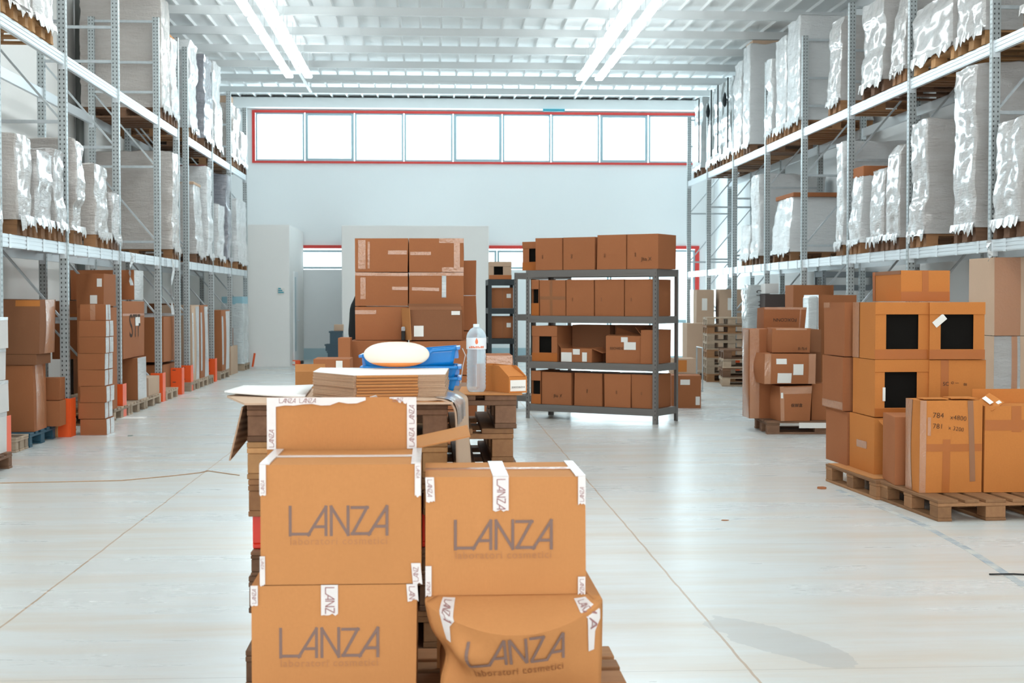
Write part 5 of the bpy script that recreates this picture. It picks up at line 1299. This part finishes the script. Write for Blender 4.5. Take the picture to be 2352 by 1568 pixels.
# upper right
zRL=zy(1366,YL,1150)
oRU,wd,h,x0,zb,zt=printed(976,1345,1094,zRL,.40,'upper right logo printed carton with white centre tape',1046,1266,1260)
T,_,_=face_T(wd,.40,h,'F'); mx=lambda px,x0=x0: xy(px,YL)-x0; mz=lambda py,zb=zb: zy(py,YL,1160)-zb
face_tape(oRU,T,mx(1132),mx(1168),mz(1172),h,'LANZA',rot=-PI/2); face_tape(oRU,T,0,mx(996),mz(1150),h,'LANZA',rot=-PI/2,skew=.003)
face_tape(oRU,T,mx(1328),wd,mz(1158),h,'LANZA',rot=PI/2); face_tape(oRU,T,0,mx(990),0,mz(1297),'LANZA',rot=PI/2); face_tape(oRU,T,mx(1328),wd,.0,mz(1325),'LANZA',rot=-PI/2)
Tt,_,_=face_T(wd,.40,h,'T')
M().box(mx(1132),mx(1168),0,.40,-.001,.0026,TAPEW,Tt).build('packing_tape',TAPEW,oRU); M().box(0,wd,.18,.225,-.001,.0020,TAPEC,Tt).build('packing_tape',TAPEC,oRU)
M().box(wd-.03,wd,0,.40,-.001,.0026,TAPEW,Tt).build('packing_tape',TAPEW,oRU)
# crushed lower right
xl,xr=xy(966,YL),xy(1388,YL-.06); zb=.25; H=zRL-zb-.002; Wc=xr-xl
r=empty('crushed_box',((xl+xr)/2,YL+.20,zb)); tag(r,'crushed lower right logo printed carton bulging under its neighbour','box')
X=Wc/2; D=.22
def crease(u): return .082*math.sin(PI*min(1,max(0,u)))**.75 + .06*(1-u)**4*0
def fr_pt(u,v):
    """front surface: v 0 at the back of the pressed lid .. 1 at the floor"""
    c=crease(u); xs=-X+.012+u*(Wc-.03); xb_=-X+.035*(math.sin(PI*.5*min(1,abs(v)))) 
    z_c=H-.005-c*1.0
    if v<.4:
        t=v/.4; z=H-(H-z_c)*t**1.3; y=-D+.02-(.06+.10*math.sin(PI*u)**.8)*t
        x=-X+.05+u*(Wc-.095)+ (-.035*(1-u)+.015*u)*t
    else:
        t=(v-.4)/.6; z=z_c*(1-t); y=-D+.02-(.06+.10*math.sin(PI*u)**.8)*(1-1.0*t)-.012*math.sin(PI*t)
        x=-X+.015+u*(Wc-.025)+(.05*t*(1-u)) + (.004*u)
    dent=.05*math.exp(-((u-.03)/.13)**2-((v-.72)/.13)**2)-.03*math.exp(-((u-.20)/.10)**2-((v-.62)/.10)**2)
    return (x+dent*.8,y+dent+.004*noise.noise(Vector((u*6,v*6,3))),z)
g=M(); g.grid(fr_pt,40,40)
g.grid(lambda u,v:(lambda p:(p[0]+.0,(p[1]*(1-u)+D*u),p[2]))(fr_pt(0,v)),6,40,flip=True)
g.grid(lambda u,v:(lambda p:(p[0]+.0,(p[1]*(1-u)+D*u),p[2]))(fr_pt(1,v)),6,40)
g.grid(lambda u,v:(-X+.05+u*(Wc-.095),-D+.02+v*(2*D-.02),H),6,4); g.box(-X+.05,X-.03,D-.01,D,0,H-.002)
bx_=g.build('crushed_body',KRAFT,r,None,0,smooth=28); sm=bx_.modifiers.new('t','SOLIDIFY'); sm.thickness=.003; sm.offset=-1
# print follows the dented panel
def on_panel(vs,fs,mt,name,px0,px1,py1,py0,w0,h0):
    # map flat print into panel coordinates u, v by picture extents
    def uv(px,py):
        X_=xy(px,YL-.10)-((xl+xr)/2); u=(X_+X-.02)/(Wc-.03); z=zy(py,YL-.10,px)-zb
        c=crease(u); zc=H-.005-c; t=1-z/zc; return u,.4+.6*max(0,t)
    out=[]
    for p in vs:
        px=px0+(px1-px0)*p[0]/w0; py=py1+(py0-py1)*p[1]/h0 - (p[0]/w0)*22
        u,v=uv(px,py); q=Vector(fr_pt(u,v)); out.append(q+Vector((0,-.0080,-.003)))
    return M().add(out,fs).build(name,mt,r)
vs=[];fs=[]
for (a,b) in LOGO:
    A_=Vector((a[0],a[1],0)); B2=Vector((b[0],b[1],0)); d=(B2-A_).normalized(); n=Vector((-d.y,d.x,0))*.052; N_=6
    i=len(vs)
    for s in range(N_+1):
        p=A_+(B2-A_)*s/N_; vs+=[p+n,p-n]
    for s in range(N_): fs.append((i+2*s,i+2*s+1,i+2*s+3,i+2*s+2))
on_panel(vs,fs,INK,'printed_logo',1076,1290,1530,1466,3.45,1.0)
vs,fs,w0,h0=font_mesh('laboratori cosmetici',1,1.12); on_panel(vs,fs,INKL,'printed_text',1078,1290,1558,1540,w0,h0)
def panel_tape(u0,u1,v0,v1,du,label='LANZA'):
    g=M(); g.grid(lambda s,t:Vector(fr_pt(u0+(u1-u0)*s*(1-.55*t*(t>.75))+du*t,v0+(v1-v0)*t))+Vector((0,-.0075,.002)),3,10); q=g.build('printed_tape',TAPEW,r,None,0,smooth=40)
    vs,fs,w0,h0=strokes('LANZA'); g=M()
    vs2=[]
    for p in vs:
        t=.12+.62*p[0]/3.45; s=.2+.55*p[1]
        vs2.append(Vector(fr_pt(u0+(u1-u0)*s+du*t,v0+(v1-v0)*t))+Vector((0,-.0105,.0025)))
    g.add(vs2,fs,INKR).build('tape_print',INKR,q)
panel_tape(.045,.125,.04,.56,.045); panel_tape(.90,.975,.10,.66,.02)
